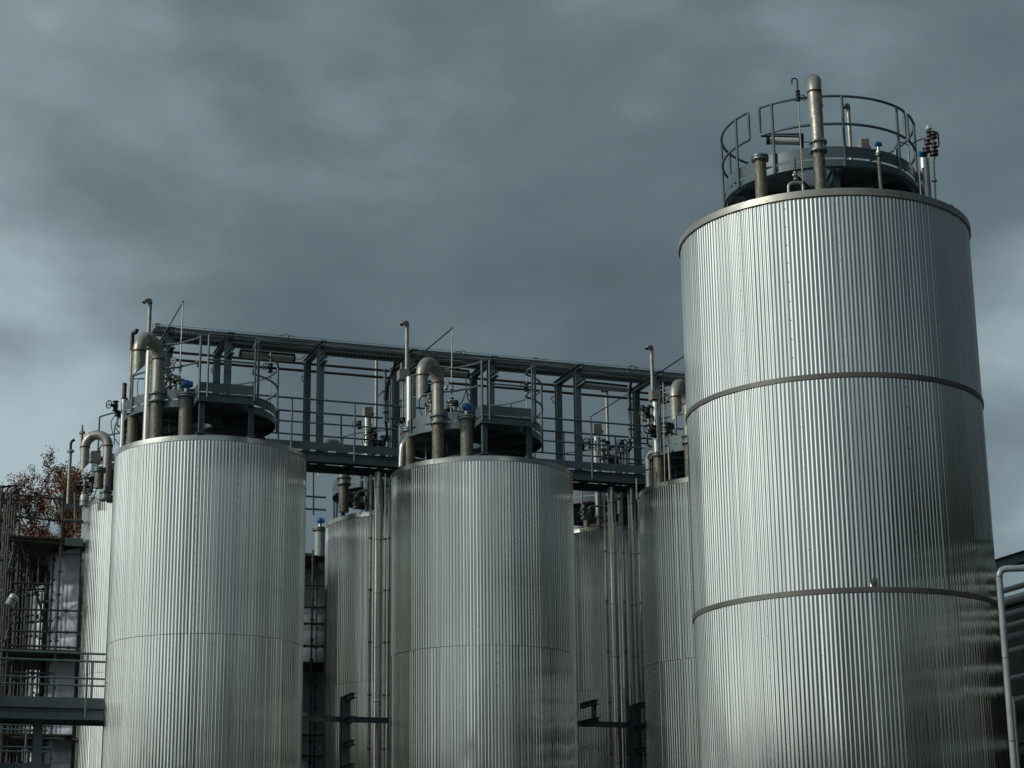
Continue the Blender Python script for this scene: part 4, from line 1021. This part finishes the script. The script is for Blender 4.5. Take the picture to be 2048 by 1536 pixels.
led = [(S_(0, 974), S_(37, 971)), (S_(36, 990), S_(168, 1003)), (S_(0, 1000), S_(40, 998)), (S_(30, 1033), S_(168, 1045)), (S_(22, 1218), S_(155, 1222)), (S_(25, 1262), S_(155, 1265)), (S_(2, 1010), S_(34, 978)), (S_(0, 1043, 8), S_(40, 1040, 8)), (S_(20, 1140, 8.2), S_(160, 1146, 8.2)), (S_(20, 1180, 8.4), S_(100, 1178, 8.4)), (S_(30, 1190, 6.4), S_(70, 1120, 8.6)), (S_(20, 1245, 8.4), S_(108, 1243, 8.4)), (S_(24, 1395, 6.2), S_(150, 1398, 6.2)), (S_(24, 1475, 6.2), S_(130, 1478, 6.2)), (S_(0, 1120, 6.6), S_(36, 1118, 6.6)), (S_(5, 1078, SV), S_(160, 1090, SV)), (S_(18, 1105, 7), S_(120, 1108, 7)), (S_(18, 1290, 6.4), S_(160, 1296, 6.4)), (S_(18, 1345, 6.8), S_(110, 1347, 6.8)), (S_(18, 1165, 6.8), S_(104, 1168, 6.8)), (S_(40, 1080, 6.5), S_(104, 1290, 8)), (S_(0, 1200, 6.4), S_(30, 1090, 6.4)), (S_(0, 1320, 6.4), S_(30, 1210, 6.4))]
um = (u_l+u_r)/2; sw = u_r-u_l+.1
decks = [(W(um, SV+1.9, zdk), sw, 3.9), (W(um, SV+1.9, zd2), sw+.3, 3.9), (W(um, SV+1.9, zd2-2.1), sw+.3, 3.9)]
scaffold('tube scaffold with board decks at the far left edge', poles, led, decks)
ug = uvz(atv(628, 1120, 8.6))[0]
scaffold('tube scaffold glimpsed in the dark gap between left and middle tanks', [vpole(626, 1100, 8.4), vpole(634, 1120, 9.2)],
         [(atv(600, y, 8.4), atv(655, y+1, 8.4)) for y in (1170, 1214, 1247, 1292, 1470, 1512)], [(W(ug, 9.6, atv(628, 1112, 8.6).z), 3.2, 2.0), (W(ug, 9.6, atv(628, 1325, 8.6).z), 3.2, 2.0)])
t = Thing('insulation_roll', 'grey roll of insulation lashed to the far left scaffold', 'roll', S_(24, 1205, 5.9)); t.part('roll', MB().lathe(S_(24, 1200, 5.9), [(.09, -.16), (.115, -.13), (.12, .1), (.08, .15)], 14, axis=U3*.5+Z3), 'lampg'); t.part('strap', MB().ring(S_(24, 1200, 5.9), .123, .01, U3*.5+Z3, 16, 5), 'dark')
def foil_tank(label, x, yt, v, R, zb=0):
    a = atv(x, yt, v); c = Vector((a.x, a.y))+Vector((R, 0))*.96+VV*.2; t = Thing('foil_clad_vessel', label, 'tank', (c.x, c.y, 0))
    zt = a.z; prof = [(R, 0)]; z = .6
    while z < zt-.3: prof += [(R, z-.03), (R-.008, z), (R, z+.03)]; z += .46
    prof += [(R, zt-.12), (R+.04, zt-.10), (R+.05, zt), (R-.05, zt+.06), (.01, zt+.3)]
    t.part('cladding', MB().lathe(Vector((c.x, c.y, 0)), prof, 56, cap=False), 'foil')
    s = MB()
    for k in range(14):
        an = 2*pi*k/14+.2; s.box(Vector((c.x+(R+.004)*sin(an), c.y-(R+.004)*cos(an), zt/2)), Vector((cos(an), sin(an), 0))*.012, Vector((sin(an), -cos(an), 0))*.008, Z3*(zt/2-.1))
    t.part('vertical_seams', s, 'lip'); return t
foil_tank('foil wrapped vessel beside the pale tank behind the far left scaffold', 107, 1118, 8.6, 1.5)
foil_tank('thinner foil wrapped vessel farther left in the dark scaffold', 66, 1182, 11.2, .8)
foil_tank('foil wrapped vessel deep in the gap between left and middle tanks', 560, 1150, 11.5, 1.03)
t = Thing('duct', 'dark round duct beside the foil wrapped vessel at far left', 'duct', atv(98, 1150, 8.2)); a = atv(98, 1145, 8.2); t.part('tube', MB().tube([Vector((a.x, a.y, 0)), a], .11, 16), 'dark'); t.part('collars', MB().lathe(a-Z3*.8, [(.13, 0), (.13, .04)], 16), 'galv')
# flanged stub with blue gauge on a lower vessel in the gap
p = atv(640, 1056, 9.5); t = Thing('flanged_nozzle', 'pale flanged stub with blue gauge low in the gap left of the shaded tank', 'nozzle', p-Z3*.9)
t.part('pipe', MB().lathe(Vector((p.x, p.y, 0)), [(.15, p.z-1.2), (.15, p.z-.04)], 24), 'lampg'); f = MB(); flange(f, p-Z3*.08, .22); t.part('flange', f, 'galv')
gauge('blue gauge head low in the gap left of the shaded tank', p, .9)
# building behind everything
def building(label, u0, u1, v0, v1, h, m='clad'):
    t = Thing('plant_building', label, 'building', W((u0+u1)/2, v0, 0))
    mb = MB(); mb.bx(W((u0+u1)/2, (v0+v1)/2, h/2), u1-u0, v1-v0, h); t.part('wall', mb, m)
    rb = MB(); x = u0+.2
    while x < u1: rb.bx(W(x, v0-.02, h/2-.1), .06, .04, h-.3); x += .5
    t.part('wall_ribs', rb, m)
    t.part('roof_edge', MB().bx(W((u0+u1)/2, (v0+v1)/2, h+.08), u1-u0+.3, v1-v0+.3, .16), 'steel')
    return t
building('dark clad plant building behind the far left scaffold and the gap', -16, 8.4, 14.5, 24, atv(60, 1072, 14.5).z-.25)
# fittings above the pale far left tank
t_ = upipe('swan neck vent arching over the pale tank at far left', uvz(atv(214, 940, 4.6))[0], 4.6, atv(214, 985, 4.6).z, atv(214, 892, 4.6).z, uvz(atv(170, 900, 4.9))[0], 4.9, atv(166, 944, 4.9).z, .115)
stub('brown flanged stub on the pale tank at far left', uvz(atv(199, 940, 4.0))[0], 4.0, atv(199, 937, 4.0).z, .115)
stub('slim flanged stub beside the left front tank edge on the pale tank', uvz(atv(213, 975, 4.2))[0], 4.2, atv(213, 974, 4.2).z, .05)
def capped_pole(label, x, yt, yb, v, r, hook=True):
    a = atv(x, yt, v); b = atv(x, yb, v); z0 = b.z
    t = Thing('vent_pipe', label, 'pipe', Vector((a.x, a.y, z0))); t.part('pipe', MB().tube([Vector((a.x, a.y, z0)), a], r, 14), 'stain')
    f = MB(); flange(f, a-Z3*.02, r*2.1, .02, gap=.015); t.part('flange', f, 'white')
    top = a+Z3*.06
    if hook: t.part('hook', MB().tube(fillet([top, top+Z3*.2, top+Z3*.26+U3*.09], .08), r*.8, 10), 'blackp')
    else: t.part('tip', MB().lathe(top, [(r*.9, 0), (r*.7, .08), (.02, .16)], 10), 'galv')
    return t
capped_pole('thin vent pipe with black hook tip in front of the autumn tree', 141, 903, 1010, 6.0, .045)
capped_pole('thin vent pipe with a pointed cap behind the far left swan neck', 164, 866, 900, 6.2, .04, False)
wedge_head('dark slanting box behind the far left swan neck', atv(190, 925, 5.2), .26)
branch('thin stay crossing inside the far left swan neck', [atv(181, 925, 5.2), atv(205, 888, 5.0)], .016, 'dark', 'thin_pipe', rings=False)
branch('curved grey rail behind the far left stub', [atv(163, 965, 5.4), atv(168, 958, 5.4), atv(192, 953, 5.4)], .03, 'galv', 'thin_pipe', rings=False)
t = Thing('drum', 'pale rounded drum at the left rim of the pale far left tank', 'drum', atv(168, 1010, 5.0)); p = atv(168, 1012, 5.0); t.part('body', MB().lathe(p, [(.11, 0), (.11, .24), (.085, .30), (.02, .32)], 20), 'lampg'); t.part('band', MB().lathe(p+Z3*.1, [(.115, 0), (.115, .02)], 20), 'dark')
for lab, x, y, s in (('dark valve left of the far left stub', 160, 975, 1.5), ('dark valve behind the far left stub', 182, 975, 1.3)): valve(lab, atv(x, y, 5.2), s, m='dark')

# small ladder-like rails at the left of the drum
t = Thing('far_railing', 'grey guard rail between scaffold and pale tank at far left', 'railing', atv(150, 1060, 5.6)); m = MB(); m.tube([atv(150, 1060, 5.6), atv(150, 985, 5.6)], .03, 8); t.part('post', m, 'steel')
m = MB(); m.bar(atv(130, 1012, 5.6), atv(166, 1012, 5.6), .02, .12); t.part('plate', m, 'steel'); m = MB(); m.tube([atv(128, 1040, 5.6), atv(166, 1042, 5.6)], .03, 8); t.part('rail', m, 'steel')
t.part('kick_plate', MB().bar(atv(130, 1083, 5.6), atv(166, 1085, 5.6), .02, .2), 'steel')

# ------------------------------------------------------------------ pipe rack on the right, running towards the camera
PR = (W(0, 0)-W(0, 0))
def rk(x, y, Y): return atY(x, y, Y)
base = rk(2030, 1250, 39.0)
rack = Thing('pipe_rack', 'steel rack of stacked pipes running towards the viewer at the right edge', 'pipe rack', Vector((base.x, base.y, 0)))
for i, (y, r) in enumerate(((1175, .058), (1200, .06), (1225, .06), (1249, .06), (1271, .06), (1300, .058), (1356, .06), (1400, .06))):
    p = rk(2030, y, 39.0+(i % 3)*.25)
    single_ = Thing('rack_pipe', 'insulated pipe number %s from the top of the stack at the right edge' % ('one', 'two', 'three', 'four', 'five', 'six', 'seven', 'eight')[i], 'pipe', p, 'stacked pipes at the right edge')
    single_.part('pipe', MB().tube([p+V3*9, p-V3*34], r, 16), 'lampg')
    c = MB()
    for k in range(-4, 1):
        c.lathe(p+V3*(k*6.0+3.2), [(r*1.15, 0), (r*1.15, .05)], 16, axis=V3)
    single_.part('collars', c, 'galv')
for k in range(-1, 6):
    q = base-V3*(k*6.0-4.0)
    for s in (.45, -.0):
        m = MB(); m.hbeam(Vector((q.x+s+.35, q.y, 0)), Vector((q.x+s+.35, q.y, 9.0)), V3, .2, .2); rack.part('column', m, 'steel')
    for z in (9.0, 8.1, 7.1, 6.0, 5.2):
        m = MB(); m.hbeam(Vector((q.x-.45, q.y, z-.0)), Vector((q.x+1.2, q.y+.4, z)), Z3, .12, .14); rack.part('cross_beam', m, 'steel')
m = MB(); p = rk(2030, 1120, 39.6); m.hbeam(p+V3*6, p-V3*34, Z3, .2, .22); rack.part('top_beam', m, 'steel')
m = MB(); p = rk(2030, 1500, 39.0); m.hbeam(p+V3*6, p-V3*34, Z3, .2, .22); rack.part('lower_beam', m, 'steel')
pv = atY(1997, 1138, 34.0)
t = Thing('down_pipe', 'grey down pipe with top elbow between the tall tank and the pipe rack', 'pipe', Vector((pv.x, pv.y, 0)))
e = fillet([Vector((pv.x, pv.y, 0)), Vector((pv.x, pv.y, pv.z)), Vector((pv.x+2.5, pv.y-.15, pv.z+.03))], .16, 8)
t.part('pipe', MB().tube(e, .058, 20), 'lampg')
c = MB()
for z in (7.6, 6.2, 4.8): c.lathe(Vector((pv.x, pv.y, z)), [(.064, 0), (.064, .02)], 16)
t.part('joints', c, 'galv')
t = Thing('down_pipe', 'second thinner down pipe behind the grey down pipe at the right edge', 'pipe', Vector((pv.x+.12, pv.y+.3, 0)))
t.part('pipe', MB().tube([Vector((pv.x+.14, pv.y+.3, 0)), Vector((pv.x+.14, pv.y+.3, 5.6))], .04, 14), 'stain'); t.part('cap', MB().lathe(Vector((pv.x+.14, pv.y+.3, 5.6)), [(.05, 0), (.05, .03)], 14), 'dark')
building('dark clad building beyond the pipe rack at the right edge', 18.2, 45, -19, 18, 9.2)

# ------------------------------------------------------------------ trees
def tree(label, base, H, R, seed, nleaf, leaf, lsize=.16, first=.62, trunk_r=.2):
    rg = random.Random(seed); t = Thing('deciduous_tree', label, 'tree', base)
    wood = MB(); tips = []
    def grow(p, d, L, r, lev):
        pts = [p]; q = p.copy(); dd = d.copy()
        for i in range(4):
            dd = (dd+Vector((rg.uniform(-.16, .16), rg.uniform(-.16, .16), rg.uniform(-.05, .12)))).normalized(); q = q+dd*L/4; pts.append(q.copy())
            if lev >= 3: tips.append(q.copy())
        wood.tube(pts, r, 6 if lev < 2 else 4, r2=r*.45, caps=False)
        if lev >= 6: return
        for k in range(3 if lev < 2 else 2+(rg.random() < .5)):
            i = rg.choice((2, 3, 4)) if lev else 4-(k == 2)
            ax = Vector((rg.uniform(-1, 1), rg.uniform(-1, 1), rg.uniform(-.15, .5))).normalized()
            nd_ = (dd*.85+ax*.75).normalized(); nd_.z = max(nd_.z, .12)+.12
            grow(pts[i], nd_.normalized(), (H*.15 if lev == 0 else L)*rg.uniform(.66, .84), r*.55, lev+1)
    grow(Vector(base), Vector((0, 0, 1)), H*first, trunk_r, 0)
    zs_ = sorted(q.z for q in tips); zm = zs_[int(len(zs_)*.86)]; k_ = H/zm
    wood.v = [Vector((base[0]+(q.x-base[0])*k_, base[1]+(q.y-base[1])*k_, q.z*k_)) for q in wood.v]
    tips = [Vector((base[0]+(q.x-base[0])*k_, base[1]+(q.y-base[1])*k_, q.z*k_)) for q in tips]
    t.part('trunk', wood, 'bark')
    lf = MB(); vs = []; fs = []
    for i in range(nleaf):
        c = rg.choice(tips)+Vector((rg.gauss(0, 1), rg.gauss(0, 1), rg.gauss(0, 1)))*R*.028
        a = Vector((rg.gauss(0, 1), rg.gauss(0, 1), rg.gauss(0, 1))).normalized(); b = a.cross(Vector((rg.gauss(0, 1), rg.gauss(0, 1), rg.gauss(0, 1)))).normalized(); s = lsize*rg.uniform(.5, 1.2); k = len(vs)
        vs += [c-a*s*.5, c+b*s*.3, c+a*s*.5, c-b*s*.3]; fs.append((k, k+1, k+2, k+3))
    lf.add(vs, fs); t.part('crown', lf, leaf)
    return t
b = atY(112, 1300, 72); b.z = 0; hz = atY(112, 992, 72).z
tree('sparse autumn tree with rusty leaves behind the far left scaffold', b, hz, 3.2, 14, 46000, 'leaf_r', .095)
b = atY(-20, 1300, 66); b.z = 0
tree('autumn tree cut by the left edge behind the scaffold', b, atY(-30, 1060, 66).z, 3.0, 21, 8000, 'leaf_r', .09)
# belt of trees across the road behind the viewer and to the right: only its reflection shows in the tank walls
rg = random.Random(5); vs = []; fs = []
for k in range(58):
    an = radians(-125+k*4.2)        # 0 = behind the viewer, negative = left, positive = right
    if an < radians(-32): D = 48+rg.uniform(-4, 6); cx, cy = sin(an)*D, -cos(an)*D; Ht = rg.uniform(9, 13)
    elif an < radians(38): D = 34+rg.uniform(-4, 6); cx, cy = sin(an)*D, -cos(an)*D; Ht = rg.uniform(14.5, 20)
    else: D = 40+rg.uniform(-3, 5); cx, cy = sin(an)*D, 28-cos(an)*D; Ht = rg.uniform(17.0, 22.0)
    Rt_ = rg.uniform(2.8, 4.2)
    for i in range(420):
        d = Vector((rg.gauss(0, 1), rg.gauss(0, 1), rg.gauss(0, 1))).normalized()*rg.uniform(.6, 1)
        c = Vector((cx+d.x*Rt_, cy+d.y*Rt_, Ht*.55+d.z*Ht*.45)); a = Vector((rg.gauss(0, 1), rg.gauss(0, 1), rg.gauss(0, 1))).normalized(); q = a.cross(Vector((rg.gauss(0, 1), rg.gauss(0, 1), rg.gauss(0, 1)))).normalized(); s = rg.uniform(.3, .8); n_ = len(vs)
        vs += [c-a*s, c+q*s*.7, c+a*s, c-q*s*.7]; fs.append((n_, n_+1, n_+2, n_+3))
mb = MB(); mb.add(vs, fs); tag(make('woodland', mb, 'leaf_g'), None, None, kind='stuff')
